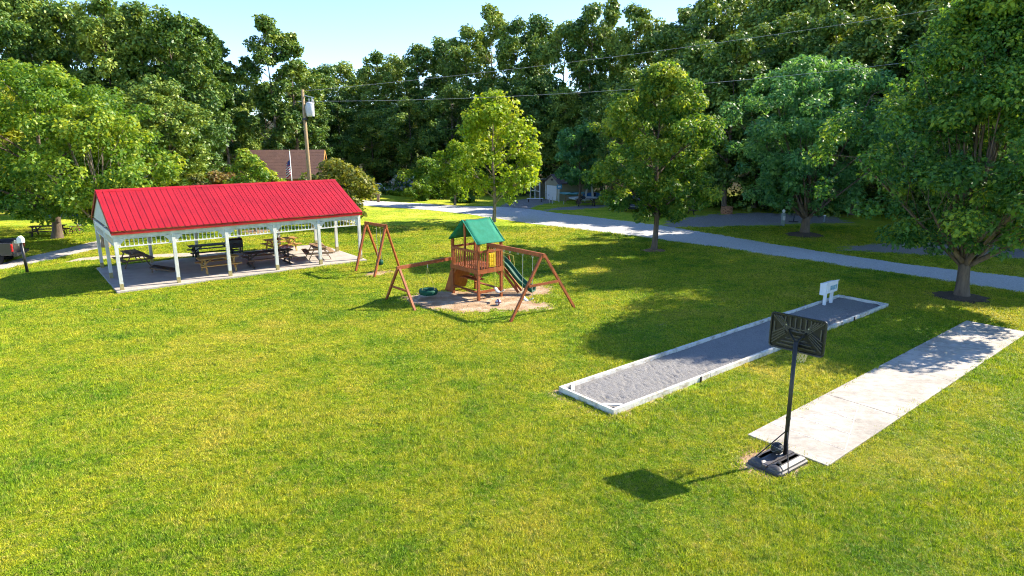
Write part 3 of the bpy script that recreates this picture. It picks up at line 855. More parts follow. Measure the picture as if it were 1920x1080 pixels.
# the wood goes on up the slope to the right, partly outside the frame; it shades the road
rs_ = np.random.default_rng(12); spots_ = []
for _ in range(4000):
    x, y = rs_.uniform(26, 64), rs_.uniform(34, 74)
    if y < 46 + max(0, 36 - x) * 0.9 and x < 37: continue
    if x < 37 + (40 - y) * 0.25: continue
    if pdist(road_poly, np.array(x), np.array(y)) < 9: continue
    if any(math.hypot(x - a, y - b) < 5.2 for a, b in spots_): continue
    spots_.append((x, y))
    if len(spots_) >= 32: break
tall_ = [(35.5, 43.5, 26), (39, 46.5, 27), (42, 41.5, 26), (44.5, 46, 27)]
for x, y, h in tall_:
    H, R, me = protos[int(x) % 4]
    tree('forest_tree', 'leafy tree in the close-grown inner wood behind the clearing', (x, y, float(terr(x, y)) - .1), me, rf.uniform(0, 6.28), 1.2, 'trees of the wood', sz=h / H)
spots_ = [p for p in spots_ if all(math.dist(p, q[:2]) > 3.5 for q in tall_)]
for k, (x, y) in enumerate(spots_):
    H, R, me = protos[k % 4]; h = rs_.uniform(18, 22)
    tree('forest_tree', 'leafy tree in the close-grown inner wood behind the clearing', (x, y, float(terr(x, y)) - .1), me, rf.uniform(0, 6.28), 1.12, 'trees of the wood', sz=h / H)
wood_tree(522, 82, 24, 1, 1.0, 'tall ragged tree standing alone against the sky behind the brown roof')
wood_tree(560, 84, 52, 4, 1.15, 'slimmer tall tree beside the ragged one behind the utility pole')

def undergrowth():
    rng = np.random.default_rng(77); cc = []; cr = []
    line = [(-330, 60), (-100, 64), (120, 66), (300, 68), (440, 74), (520, 88), (650, 92), (760, 90), (860, 90), (1000, 88), (1120, 84), (1240, 76), (1330, 66), (1430, 60), (1560, 56), (1660, 54), (1780, 50), (1950, 45), (2150, 41)]
    for (a, da), (b, db) in zip(line, line[1:]):
        n = max(6, int(abs(b - a) / 9))
        for i in range(n):
            f = rng.uniform(); D = da + (db - da) * f + rng.uniform(0, 9)
            p = AT(a + (b - a) * f, 350, D); z = float(terr(p.x, p.y))
            h = rng.uniform(0.6, 3.6)
            for q in range(3):
                cc.append((p.x + rng.normal(0, .7), p.y + rng.normal(0, .7), z + h * (q + 0.6) / 3.2)); cr.append(rng.uniform(0.6, 1.3))
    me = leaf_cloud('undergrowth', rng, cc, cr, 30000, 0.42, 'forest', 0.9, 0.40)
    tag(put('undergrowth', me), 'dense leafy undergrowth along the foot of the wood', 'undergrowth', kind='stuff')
undergrowth()

def mulch(name, c, R, mat, label, h=0.12):
    rng = random.Random(int(c.x * 10)); n = 28; rings = []
    for s in (1.0, 0.8, 0.5, 0.2):
        rings.append([(c.x + R * s * math.cos(2 * math.pi * k / n) * (1 + (rng.uniform(-.28, .22) if s == 1 else 0)), c.y + R * s * math.sin(2 * math.pi * k / n) * (1 + (rng.uniform(-.28, .22) if s == 1 else 0)),
                       c.z + 0.004 + h * (1 - s) ** 0.8) for k in range(n)])
    mb = MB(); mb.loft(rings)
    tag(put(name, mb.mesh(name, mat, True)), label, 'mulch')
mulch('mulch_ring', G(1226, 470), 0.75, 'mulch_red', 'brown mulch ring at the foot of the slim maple')
mulch('mulch_ring', G(1508, 441), 1.35, 'mulch', 'dark mulch mound under the round bluish maple', 0.3)
mulch('mulch_ring', G(1803, 557), 1.15, 'mulch', 'dark mulch ring under the large maple')
mulch('mulch_ring', G(480, 435), 1.3, 'mulch_red', 'reddish mulch ring seen beneath the pavilion eave')
st = tree_mesh(90, 6.0, 2.6, 1.6, 'oval', 8, 60, 3000, 0.2, 'sunny', 0.09, 'bark', base_tint=.4)
tree('young_tree', 'thin young tree in reddish mulch behind the pavilion', G(480, 436), st)

# ------------------------------------------------------------------ pavilion
pav = thing('pavilion', 'open picnic pavilion with red metal roof and white posts', 'pavilion', PAV_O, A0)
L, D = PAV_L, PAV_D
ZE, ZR, OV, OH = 2.80, 4.40, 0.14, 0.20
part('slab', MB().box(L / 2, D / 2, 0.03, L + 0.5, D + 0.5, 0.14), 'concrete', pav, bevel=0.015)
post_me = MB().box(0, 0, 1.4, 0.145, 0.145, 2.6).mesh('post', 'white_wood')
foot_me = MB().box(0, 0, 0.24, 0.152, 0.152, 0.28).mesh('post_foot', 'stain_post')
spots = [(L * i / 5, 0) for i in range(6)] + [(L * i / 5, D) for i in range(6)] + [(0, D / 2), (L, D / 2)]
for x, y in spots:
    p = put('post', post_me, pav, (x, y, 0))
    put('stained_foot', foot_me, p)
# header beams
for nm, a, b in (('header_beam', (-0.08, 0), (L + 0.08, 0)), ('header_beam', (-0.08, D), (L + 0.08, D)), ('header_beam', (0, 0.09), (0, D - 0.09)), ('header_beam', (L, 0.09), (L, D - 0.09))):
    part(nm, MB().beam((*a, 2.56), (*b, 2.56), 0.10, 0.20), 'white_wood', pav)
# frieze of spindles between two rails, brackets at the posts
sp_me = MB().box(0, 0, 0, 0.035, 0.035, 0.31).mesh('spindle', 'white_wood')
br_me = MB().prism([(0.07, 0.0), (0.07, -0.30), (0.12, -0.30), (0.34, -0.05), (0.34, 0.0)], -0.025, 0.025, 'y').mesh('bracket', 'white_wood')
def frieze(a, b, nb):
    a, b = Vector(a), Vector(b); d = (b - a); ln = d.length; d.normalize(); rz = math.atan2(d.y, d.x)
    part('frieze_rail', MB().beam(a + d * .08 + Vector((0, 0, 2.43)), b - d * .08 + Vector((0, 0, 2.43)), 0.05, 0.04), 'white_wood', pav)
    part('frieze_rail', MB().beam(a + d * .08 + Vector((0, 0, 2.075)), b - d * .08 + Vector((0, 0, 2.075)), 0.055, 0.05), 'white_wood', pav)
    n = 13
    for i in range(1, n):
        put('spindle', sp_me, pav, a + d * (ln * i / n) + Vector((0, 0, 2.255)), (0, 0, rz))
    put('bracket', br_me, pav, a + Vector((0, 0, 2.41)), (0, 0, rz)); put('bracket', br_me, pav, b + Vector((0, 0, 2.41)), (0, 0, rz + math.pi))
for i in range(5):
    frieze((L * i / 5, 0, 0), (L * (i + 1) / 5, 0, 0), 1); frieze((L * i / 5, D, 0), (L * (i + 1) / 5, D, 0), 1)
for i in range(2):
    frieze((0, D * i / 2, 0), (0, D * (i + 1) / 2, 0), 1); frieze((L, D * i / 2, 0), (L, D * (i + 1) / 2, 0), 1)
# gables
for x in (-0.06, L + 0.02):
    part('gable', MB().prism([(-0.15, 2.83), (D + 0.15, 2.83), (D / 2, ZR - 0.10)], x, x + 0.04, 'x'), 'gable', pav)
# rafters and fascia
hs = D / 2 + OH; pitch = math.atan2(ZR - ZE, hs); sl = math.hypot(hs, ZR - ZE)
for s, y0 in ((1, -OH), (-1, D + OH)):
    part('fascia', MB().box(L / 2, y0 + s * 0.02, ZE - 0.085, L + 2 * OV, 0.03, 0.15), 'red_metal', pav)
    part('soffit', MB().box(L / 2, y0 + s * (0.035 + OH / 2), ZE - 0.06, L + 2 * OV - 0.02, OH - 0.03, 0.02), 'white_wood', pav)
    for i in range(10):
        part('rafter', MB().beam((L * (i + .5) / 10, y0 + s * 0.05, ZE - 0.075), (L * (i + .5) / 10, D / 2, ZR - 0.10), 0.05, 0.12), 'white_wood', pav)
NP = 44; pw = (L + 2 * OV) / NP
pan_me = MB().box(pw / 2, sl / 2, 0, pw - 0.001, sl, 0.012).box(0.018, sl / 2, 0.016, 0.036, sl - 0.002, 0.024).box(pw * .5, sl / 2, 0.0075, 0.03, sl - 0.004, 0.006).mesh('roof_panel', 'red_metal')
for i in range(NP):
    put('roof_panel', pan_me, pav, (-OV + pw * i, -OH - 0.03, ZE + 0.01), (pitch, 0, 0))
    put('roof_panel', pan_me, pav, (-OV + pw * (i + 1), D + OH + 0.03, ZE + 0.01), (pitch, 0, math.pi))
cap = MB(); 
cap.prism([(D / 2 - 0.20, ZR - 0.048), (D / 2, ZR + 0.052), (D / 2 + 0.20, ZR - 0.048), (D / 2, ZR + 0.036)], -OV - 0.01, L + OV + 0.01, 'x')
part('ridge_cap', cap, 'red_metal', pav)
for x in (-OV - 0.012, L + OV + 0.012):
    for s, y0 in ((1, -OH), (-1, D + OH)):
        part('rake_trim', MB().beam((x, y0, ZE - 0.05), (x, D / 2, ZR - 0.05), 0.02, 0.12), 'red_metal', pav)

def pv(x, y, z=0.10):
    return PAV_O + EX * x + EY * y + Vector((0, 0, z))

# ------------------------------------------------------------------ picnic tables
def picnic_table(label, loc, rz, mat, length=1.83, runner=False, seats_mat=None, cat='picnic table'):
    t = thing('picnic_table', label, cat, loc, rz)
    sm = seats_mat or mat
    top = MB().box(0, 0, 0, length, 0.138, 0.038).mesh('table_plank', mat)
    for i in range(5): put('table_plank', top, t, (0, (i - 2) * 0.148, 0.74))
    seat = MB().box(0, 0, 0, length, 0.135, 0.038).mesh('seat_plank', sm)
    for s in (-1, 1):
        for k in range(2): put('seat_plank', seat, t, (0, s * (0.60 + k * 0.145), 0.44))
    for e in (-1, 1):
        x = e * (length / 2 - 0.28)
        for s in (-1, 1):
            part('leg', MB().beam((x, s * 0.24, 0.715), (x, s * (0.62 if not runner else 0.45), 0.0 if not runner else 0.06), 0.04, 0.09, (1, 0, 0)), mat, t)
        part('seat_support', MB().beam((x + 0.042 * e, -0.74, 0.385), (x + 0.042 * e, 0.74, 0.385), 0.04, 0.09), mat, t)
        part('top_support', MB().beam((x + 0.042 * e, -0.34, 0.685), (x + 0.042 * e, 0.34, 0.685), 0.04, 0.07), mat, t)
        part('brace', MB().beam((x, 0, 0.39), (x - e * 0.45, 0, 0.71), 0.04, 0.07), mat, t)
        if runner:
            part('foot_runner', MB().beam((x, -0.72, 0.035), (x, 0.72, 0.035), 0.09, 0.07), mat, t)
    return t
def gpv(px, py):
    p = G(px, py, 0.10); return p
R90 = math.pi / 2
picnic_table('dark brown picnic table seen end-on by the gable corner post', gpv(252, 498), A0 + R90 + 0.12, 'wood_brown', 1.75)
picnic_table('golden pine picnic table beside the third front post', gpv(411, 508), A0 - 0.02, 'wood_yellow', 1.95)
picnic_table('black picnic table along the back edge of the slab', gpv(400, 482), A0 - 0.08, 'wood_black', 2.5)
picnic_table('long brown picnic table on skids with cloth on its bench', gpv(505, 496), A0 - 0.05, 'wood_dark', 2.5, True, 'wood_brown')
picnic_table('sunlit golden picnic table at the back of the slab', gpv(528, 470), A0 + 0.08, 'wood_yellow', 1.95)
picnic_table('tan weathered picnic table set crosswise at the sunny slab end', gpv(597, 484), A0 + R90 - 0.25, 'wood_tan', 1.85)
# cloth heap on the skid table's bench
pc = gpv(537, 489)
mb = MB(); rr_ = random.Random(4); rings = []
for k, (r, z) in enumerate(((0.30, 0.0), (0.31, 0.04), (0.24, 0.09), (0.10, 0.13))):
    rings.append([(r * 1.3 * math.cos(a) * rr_.uniform(.85, 1.1), r * math.sin(a) * rr_.uniform(.85, 1.1), z * rr_.uniform(.8, 1.2)) for a in [2 * math.pi * i / 14 for i in range(14)]])
mb.loft(rings)
tag(put('folded_cloth', mb.mesh('folded_cloth', 'cloth', True), None, (pc.x + 0.1, pc.y - 0.05, 0.865), (0, 0, A0)), 'heap of red and white cloth on the skid table', 'cloth')
# black grill at the back
gr = thing('charcoal_grill', 'black covered grill cart beside the back post', 'grill', gpv(443, 479), A0)
part('body', MB().box(0, 0, 0.62, 0.75, 0.5, 0.28), 'black_metal', gr, bevel=.03)
part('lid', MB().prism([(-0.25, 0.76), (0.25, 0.76), (0.23, 0.93), (0.12, 1.02), (-0.12, 1.02), (-0.23, 0.93)], -0.375, 0.375, 'x'), 'black_metal', gr)
part('shelf', MB().box(0, 0, 0.22, 0.72, 0.46, 0.03), 'black_metal', gr)
for sx in (-1, 1):
    for sy in (-1, 1): part('leg', MB().box(sx * .33, sy * .2, 0.25, 0.04, 0.04, 0.5), 'black_metal', gr)
# sloping game board on the slab
cb = thing('game_board', 'dark sloping bean bag game board on the slab', 'game board', gpv(309, 509), A0 - 0.55)
part('deck', MB().beam((-0.6, 0, 0.30), (0.6, 0, 0.08), 0.6, 0.03), 'wood_dark', cb)
part('side_rail', MB().beam((-0.6, -.27, 0.245), (0.6, -.27, 0.045), 0.03, 0.07), 'wood_brown', cb)
part('side_rail', MB().beam((-0.6, .27, 0.245), (0.6, .27, 0.045), 0.03, 0.07), 'wood_brown', cb)
for s in (-1, 1): part('leg', MB().box(-0.52, s * .24, 0.13, 0.06, 0.03, 0.26), 'wood_brown', cb)

# ------------------------------------------------------------------ play tower with swing beams
TE1 = Vector((math.cos(-0.86), math.sin(-0.86), 0)); TE2 = Vector((-TE1.y, TE1.x, 0))
TL, TD = 1.86, 1.27
play = thing('play_tower', 'redwood play tower with green tarp roof, slide and swing beams', 'playset', (-2.66, 28.17, 0), -0.86)
# local axes: x along the baluster side (L to F), y along F to R
PW = 0.105
ptop = {'L': (0, 0, 2.50), 'F': (TL, 0, 2.50), 'R': (TL, TD, 2.50), 'B': (0, TD, 2.50)}
for k, (x, y, z) in ptop.items():
    part('corner_post', MB().box(x, y, z / 2, PW, PW, z), 'redwood', play)
for y in (0, TD):
    part('ridge_post', MB().box(TL / 2, y, (1.42 + 3.42) / 2, 0.09, 0.07, 2.0), 'redwood', play)
part('ridge_beam', MB().beam((TL / 2, -0.08, 3.38), (TL / 2, TD + 0.08, 3.38), 0.05, 0.09), 'redwood', play)
DK = 1.36
for i in range(9):
    part('deck_plank', MB().box(TL / 2, 0.07 + (TD - 0.14) * i / 8, DK, TL - 0.02, 0.125, 0.03), 'redwood', play)
for a, b in (((0, -.07), (TL, -.07)), ((0, TD + .07), (TL, TD + .07))):
    part('deck_board', MB().beam((a[0] - .09, a[1], DK - 0.08), (b[0] + .09, b[1], DK - 0.08), 0.035, 0.19), 'redwood', play)
for x in (-0.07, TL + .07):
    part('deck_board', MB().beam((x, -.05, DK - 0.08), (x, TD + .05, DK - 0.08), 0.035, 0.19), 'redwood', play)
RT = 2.14
bal = MB().box(0, 0, 0, 0.05, 0.028, 0.70).mesh('baluster', 'redwood')
def rail(a, b, n, skip=()):
    a, b = Vector((*a, 0)), Vector((*b, 0)); d = b - a; rz = math.atan2(d.y, d.x)
    part('rail_top', MB().beam(a + Vector((0, 0, RT)), b + Vector((0, 0, RT)), 0.05, 0.10), 'redwood', play)
    for i in range(1, n):
        if i in skip: continue
        put('baluster', bal, play, a + d * (i / n) + Vector((0, 0, 1.745)), (0, 0, rz))
rail((0, -0.065), (TL, -0.065), 14)
rail((TL + 0.065, 0), (TL + 0.065, TD), 9, (4, 5, 6))
rail((TL, TD + 0.065), (TL * 0.5, TD + 0.065), 7)
part('rail_top', MB().beam((-.065, 0, RT), (-.065, TD, RT), 0.05, 0.1), 'redwood', play)
# yellow game panel in the right-hand railing
gpn = part('game_panel', MB().box(TL + 0.065, TD * 0.56, 1.74, 0.03, 0.36, 0.62), 'yellow_plastic', play)
for i in range(3):
    for j in range(3):
        part('game_tile', MB().box(TL + 0.065 + 0.02, TD * 0.56 + (i - 1) * 0.11, 1.74 + (j - 1) * 0.18, 0.03, 0.095, 0.15), 'yellow_plastic', gpn, bevel=.008)
# tarp roof: two sheets with hemmed edges, sagging a little
def sheet(s):
    mb = MB(); nx_, ny_ = 9, 7; vs = []; x0, x1 = TL / 2, TL / 2 + s * (TL / 2 + 0.10); z0, z1 = 3.44, 2.50
    for th_ in (0, -0.012):
        for j in range(ny_):
            for i in range(nx_):
                u = i / (nx_ - 1); v = j / (ny_ - 1)
                sag = -0.035 * math.sin(math.pi * u) * math.sin(math.pi * v) + 0.010 * math.sin(9 * v + 4 * u)
                vs.append((x0 + (x1 - x0) * u, -0.13 + (TD + 0.26) * v, z0 + (z1 - z0) * u + sag + th_))
    fs = []; n1 = nx_ * ny_
    for j in range(ny_ - 1):
        for i in range(nx_ - 1):
            a = j * nx_ + i
            fs.append((a, a + 1, a + nx_ + 1, a + nx_)); fs.append((n1 + a, n1 + a + nx_, n1 + a + nx_ + 1, n1 + a + 1))
    for i in range(nx_ - 1):
        fs.append((i, i + n1, i + 1 + n1, i + 1)); a = (ny_ - 1) * nx_ + i; fs.append((a, a + 1, a + 1 + n1, a + n1))
    for j in range(ny_ - 1):
        a = j * nx_; fs.append((a, a + nx_, a + nx_ + n1, a + n1)); a += nx_ - 1; fs.append((a, a + n1, a + nx_ + n1, a + nx_))
    mb.add(vs, fs)
    return mb
for s in (1, -1):
    so = part('tarp_sheet', sheet(s), 'green_tarp', play, True)
    for y in (-0.135, TD + 0.115):
        part('hem', MB().beam((TL / 2, y + .01, 3.452), (TL / 2 + s * (TL / 2 + 0.10), y + .01, 2.512), 0.05, 0.014), 'green_tarp', so)
# lower benches, table and bracing under the deck
for y, z, w in ((0.35, 0.78, 0.22), (0.62, 0.78, 0.22), (0.02, 0.36, 0.16), (TD - 0.05, 0.36, 0.16)):
    part('under_bench', MB().box(TL * 0.42 if z > .5 else TL / 2, y, z, TL * (0.62 if z > .5 else 0.96), w, 0.035), 'redwood', play)
part('lower_rail', MB().beam((TL, 0, 0.36), (TL, TD, 0.36), 0.04, 0.11), 'redwood', play)
for (x, y, dx, dy) in ((TL, 0, -1, 0), (TL, TD, 0, -1), (0, 0, 1, 0), (TL, 0, 0, 1)):
    part('knee_brace', MB().beam((x, y, 0.92), (x + dx * .32, y + dy * .32, 1.24), 0.04, 0.07), 'redwood', play)
# climbing wall sloping out on the left side
part('climbing_wall', MB().add([(-0.06, 0.05, 1.36), (-0.06, 1.22, 1.36), (-0.72, 1.22, 0.0), (-0.72, 0.05, 0.0), (-0.10, 0.05, 1.36), (-0.10, 1.22, 1.36), (-0.77, 1.22, 0.0), (-0.77, 0.05, 0.0)],
     [(0, 1, 2, 3), (7, 6, 5, 4), (0, 4, 5, 1), (1, 5, 6, 2), (2, 6, 7, 3), (3, 7, 4, 0)]), 'redwood', play)
part('wall_gusset', MB().prism([(-0.10, 1.30), (-0.74, 0.0), (-0.05, 0.0)], 0.02, 0.05, 'y'), 'redwood', play)
hold = MB().lathe([(0.05, 0), (0.045, 0.03), (0.02, 0.05)], 8)
hme = hold.mesh('climbing_hold', 'green_plastic', True)
for i in range(8):
    f = (i + .5) / 8; put('climbing_hold', hme, play, (-0.11 - 0.66 * f, 0.3 + 0.55 * (i % 2) + 0.1 * math.sin(i), 1.36 - 1.36 * f), (0, math.radians(-64), 0))
# slide: wavy trough
def slide_parts():
    a = play.matrix_basis.inverted() if False else None
    inv = Matrix.Rotation(0.86, 4, 'Z') @ Matrix.Translation(Vector((2.66, -28.17, 0)))
    s0 = inv @ Vector((-0.62, 28.62, 0)); s1 = inv @ Vector((0.98, 27.90, 0))
    d = (s1 - s0); ln = d.length; d.normalize(); w = Vector((-d.y, d.x, 0)); rings = []
    n = 22
    for i in range(n + 1):
        t = i / n
        z = 1.42 * (1 - t) ** 1.0 + 0.10 + 0.10 * math.sin(2.2 * math.pi * t) * (1 - .3 * t) - 0.12 * t * (1 - t)
        if t > .86: z = max(z, 0.16)
        c = s0 + d * ln * t + Vector((0, 0, z))
        prof = [(-0.27, 0.16), (-0.25, 0.19), (-0.22, 0.16), (-0.20, 0.02), (-0.10, 0.0), (0.10, 0.0), (0.20, 0.02), (0.22, 0.16), (0.25, 0.19), (0.27, 0.16), (0.23, -0.03), (-0.23, -0.03)]
        rings.append([c + w * a_ + Vector((0, 0, b_)) for a_, b_ in prof])
    part('slide', MB().loft(rings), 'green_plastic', play, True)
    for s in (-1, 1):
        part('slide_support', MB().beam(s0 + d * ln * .05 + w * .18 * s + Vector((0, 0, 1.18)), s0 + d * ln * .62 + w * .18 * s + Vector((0, 0, 0.06)), 0.04, 0.11), 'redwood', play)
    part('grab_rail', MB().tube([s0 + w * .42 + Vector((0, 0, 1.75)), s0 + d * .55 + w * .42 + Vector((0, 0, 1.62)), s0 + d * .62 + w * .42 + Vector((0, 0, 1.1))], 0.016, 6), 'yellow_chain', play)
    part('side_ladder', MB().beam(s0 + w * .42 + Vector((0, 0, 0.0)) + d * .75, s0 + w * .42 + d * .30 + Vector((0, 0, 1.6)), 0.05, 0.08), 'redwood', play)
slide_parts()
# right swing beam
inv = Matrix.Rotation(0.86, 4, 'Z') @ Matrix.Translation(Vector((2.66, -28.17, 0)))
BX0, BX1, BYc, BZ = TL - 0.15, TL + 3.42, TD * 0.5, 2.40
part('swing_beam', MB().beam((BX0, BYc, BZ), (BX1, BYc, BZ), 0.09, 0.16), 'redwood', play)
fa, fb = inv @ Vector((-0.06, 23.53, 0)), inv @ Vector((2.60, 25.63, 0))
apx = Vector((BX1 - 0.06, BYc, BZ + .02))
for f_, s in ((fa, -1), (fb, 1)):
    part('frame_leg', MB().beam(f_, apx + Vector((0.0, s * 0.06, 0)), 0.10, 0.09, (1, 0, 0)), 'redwood', play)
part('cross_bar', MB().beam(fa.lerp(apx, .53) + Vector((.06, 0, 0)), fb.lerp(apx, .53) + Vector((.06, 0, 0)), 0.04, 0.10), 'redwood', play)
ring_me = MB().tube([(0.05 * math.cos(a), 0, 0.05 * math.sin(a)) for a in [2 * math.pi * k / 10 for k in range(11)]], 0.010, 5).mesh('hanger', 'chain')
for x in (0.35, 0.95, 1.35, 1.85, 2.15, 2.75):
    put('hanger', ring_me, play, (TL + x, BYc, BZ - 0.12))
def belt_swing(x0, x1, zs, mat, seatmat, swing_y=0.0):
    r = part('swing', MB().add(*belt(x0, x1, zs, swing_y)), seatmat, play, True)
    for x in (x0, x1):
        part('swing_chain', MB().tube([(TL + x, BYc, BZ - 0.14), (TL + x, BYc + swing_y * .5, (BZ + zs) / 2), (TL + x, BYc + swing_y, zs + .05)], 0.011, 5), mat, r)
def belt(x0, x1, zs, sy):
    n = 10; vs = []; fs = []
    for i in range(n + 1):
        u = i / n; z = zs + 0.05 - 0.16 * math.sin(math.pi * u)
        x = TL + x0 + (x1 - x0) * u
        for dy, dz in ((-.085, 0), (.085, 0), (.085, -.018), (-.085, -.018)): vs.append((x, BYc + sy + dy, z + dz))
    for i in range(n):
        for k in range(4):
            a = i * 4 + k; b = i * 4 + (k + 1) % 4; fs.append((a, b, b + 4, a + 4))
    fs += [(3, 2, 1, 0), (4 * n, 4 * n + 1, 4 * n + 2, 4 * n + 3)]
    return vs, fs
M['seat_pale'] = pmat('pale grey rubber seat', (0.52, 0.54, 0.52), None, 5, 0.5)
belt_swing(0.35, 0.95, 0.52, 'yellow_chain', 'seat_pale')
belt_swing(2.15, 2.75, 0.50, 'chain', 'seat_pale')
# left beam with the tyre swing
ta, tb2 = inv @ Vector((-5.49, 26.87, 0)), inv @ Vector((-3.97, 25.13, 0))
tm = (ta + tb2) / 2
tz = 1.62
tend = Vector((0.02, -0.10, tz)); tst = Vector((tm.x, tm.y, tz))
dirt_ = (tst - tend).normalized()
part('tyre_beam', MB().beam(tend, tst + dirt_ * 0.10, 0.09, 0.14), 'redwood', play)
for f_ in (ta, tb2):
    part('frame_leg', MB().beam(f_, tst + (f_ - tm).normalized() * 0.07 - Vector((0, 0, .04)), 0.09, 0.09), 'redwood', play)
part('cross_bar', MB().beam(ta.lerp(tst, .45), tb2.lerp(tst, .45), 0.04, 0.09), 'redwood', play)
for f in (.30, .55, .78):
    part('beam_sleeve', MB().beam(tend.lerp(tst, f - .03), tend.lerp(tst, f + .03), 0.10, 0.15), 'redwood', play)
tc = inv @ Vector((-3.62, 26.9, 0)); 
tcx = tend.lerp(tst, 0.47)
tyre_o = part('tyre_swing', MB().lathe([(0.20, -0.04), (0.30, -0.11), (0.38, -0.10), (0.415, -0.03), (0.415, 0.05), (0.38, 0.11), (0.30, 0.11), (0.21, 0.06), (0.20, -0.04)], 24, (tcx.x, tcx.y, 0.33)), 'green_plastic', play, True)
for k in range(3):
    a = 2 * math.pi * k / 3 + .5
    part('tyre_chain', MB().tube([(tcx.x, tcx.y, tz - .22), (tcx.x + .33 * math.cos(a), tcx.y + .33 * math.sin(a), 0.42)], 0.011, 5), 'yellow_chain', tyre_o)
part('swivel', MB().tube([(tcx.x, tcx.y, tz - .06), (tcx.x, tcx.y, tz - .22)], 0.02, 6), 'chain', tyre_o)

# separate two-frame swing set by the pavilion
sw = thing('swing_set', 'narrow redwood swing frame with toddler swing beside the pavilion', 'swing set')
F1, F2, F3, F4 = Vector((-8.25, 32.90, 0)), Vector((-7.35, 35.0, 0)), Vector((-6.97, 31.47, 0)), Vector((-6.12, 33.9, 0))
t1 = AT(686, 415, 33.6); t2 = AT(723, 423, 32.4); t1.z = t2.z = 2.48
for f_, t_, s in ((F1, t1, -1), (F2, t1, 1), (F3, t2, -1), (F4, t2, 1)):
    part('frame_leg', MB().beam(f_, t_ + (f_ - t_).normalized() * -0.05, 0.10, 0.10), 'redwood', sw)
part('top_beam', MB().beam(t1 + (t1 - t2).normalized() * .10, t2 + (t2 - t1).normalized() * .10, 0.09, 0.14), 'redwood', sw)
sc_ = t1.lerp(t2, 0.62); sd_ = (t2 - t1).normalized()
bk = part('bucket_seat', MB().lathe([(0.10, 0.0), (0.16, 0.03), (0.19, 0.14), (0.185, 0.27), (0.165, 0.27), (0.15, 0.10), (0.05, 0.04)], 14, (sc_.x, sc_.y, 0.36)), 'green_plastic', sw, True)
for s in (-1, 1):
    part('swing_chain', MB().tube([sc_ + sd_ * .17 * s + Vector((0, 0, -.07)), (sc_.x + sd_.x * .17 * s, sc_.y + sd_.y * .17 * s, 0.62)], 0.011, 5), 'chain', bk)

# volleyball
vb = thing('volleyball', 'white and maroon volleyball lying on the bare earth', 'ball', G(934, 572) + Vector((0, 0, 0)))
def ball(root, r, base, stripe, nstripe):
    part('shell', MB().lathe([(max(0.002, r * math.sin(math.pi * i / 14)), r - r * math.cos(math.pi * i / 14)) for i in range(15)], 22), base, root, True)
    for k in range(nstripe):
        a = math.pi * k / nstripe; axis_ = Vector((math.cos(a), 0.3, math.sin(a))).normalized()
        u = axis_.orthogonal().normalized(); w = axis_.cross(u)
        part('seam', MB().tube([Vector((0, 0, r)) + (u * math.cos(t) + w * math.sin(t)) * r * 0.995 for t in [2 * math.pi * i / 28 for i in range(29)]], r * (0.035 if stripe == 'ball_line' else 0.20), 5), stripe, root)
ball(vb, 0.125, 'white_leather', 'maroon', 2)

# ------------------------------------------------------------------ gravel lane game court in a white timber frame
sc = thing('court_frame', 'long grey gravel game court edged with white timbers', 'game court', SAND_O, A0)
BH, BW = 0.155, 0.10
nseg = 4
rb = random.Random(6)
for i in range(nseg):
    x0, x1 = SAND_L * i / nseg, SAND_L * (i + 1) / nseg
    for y in (BW / 2, SAND_W - BW / 2):
        part('edge_board', MB().beam((x0 + .006, y + rb.uniform(-.012, .012), BH / 2 + rb.uniform(-.006, .004)), (x1 - .006, y + rb.uniform(-.012, .012), BH / 2 + rb.uniform(-.006, .004)), BW, BH), 'white_worn', sc, bevel=.006)
for x in (BW / 2, SAND_L - BW / 2):
    part('end_board', MB().beam((x, BW + .004, BH / 2), (x, SAND_W - BW - .004, BH / 2), BW, BH), 'white_worn', sc, bevel=.006)
for x, y, sx, sy in ((0, 0, 1, 1), (0, SAND_W, 1, -1), (SAND_L, 0, -1, 1), (SAND_L, SAND_W, -1, -1)):
    part('corner_brace', MB().beam((x + sx * 0.11, y + sy * 0.46, BH - .012), (x + sx * 0.46, y + sy * 0.11, BH - .012), 0.10, 0.036), 'white_worn', sc, bevel=.004)
stake = MB().box(0, 0, 0.07, 0.05, 0.035, 0.19).mesh('stake', 'wood_dark')
for i in range(3):
    x = SAND_L * (i + .75) / 3.4
    put('stake', stake, sc, (x, -0.022, 0)); put('stake', stake, sc, (x + .3, SAND_W + 0.022, 0.02))
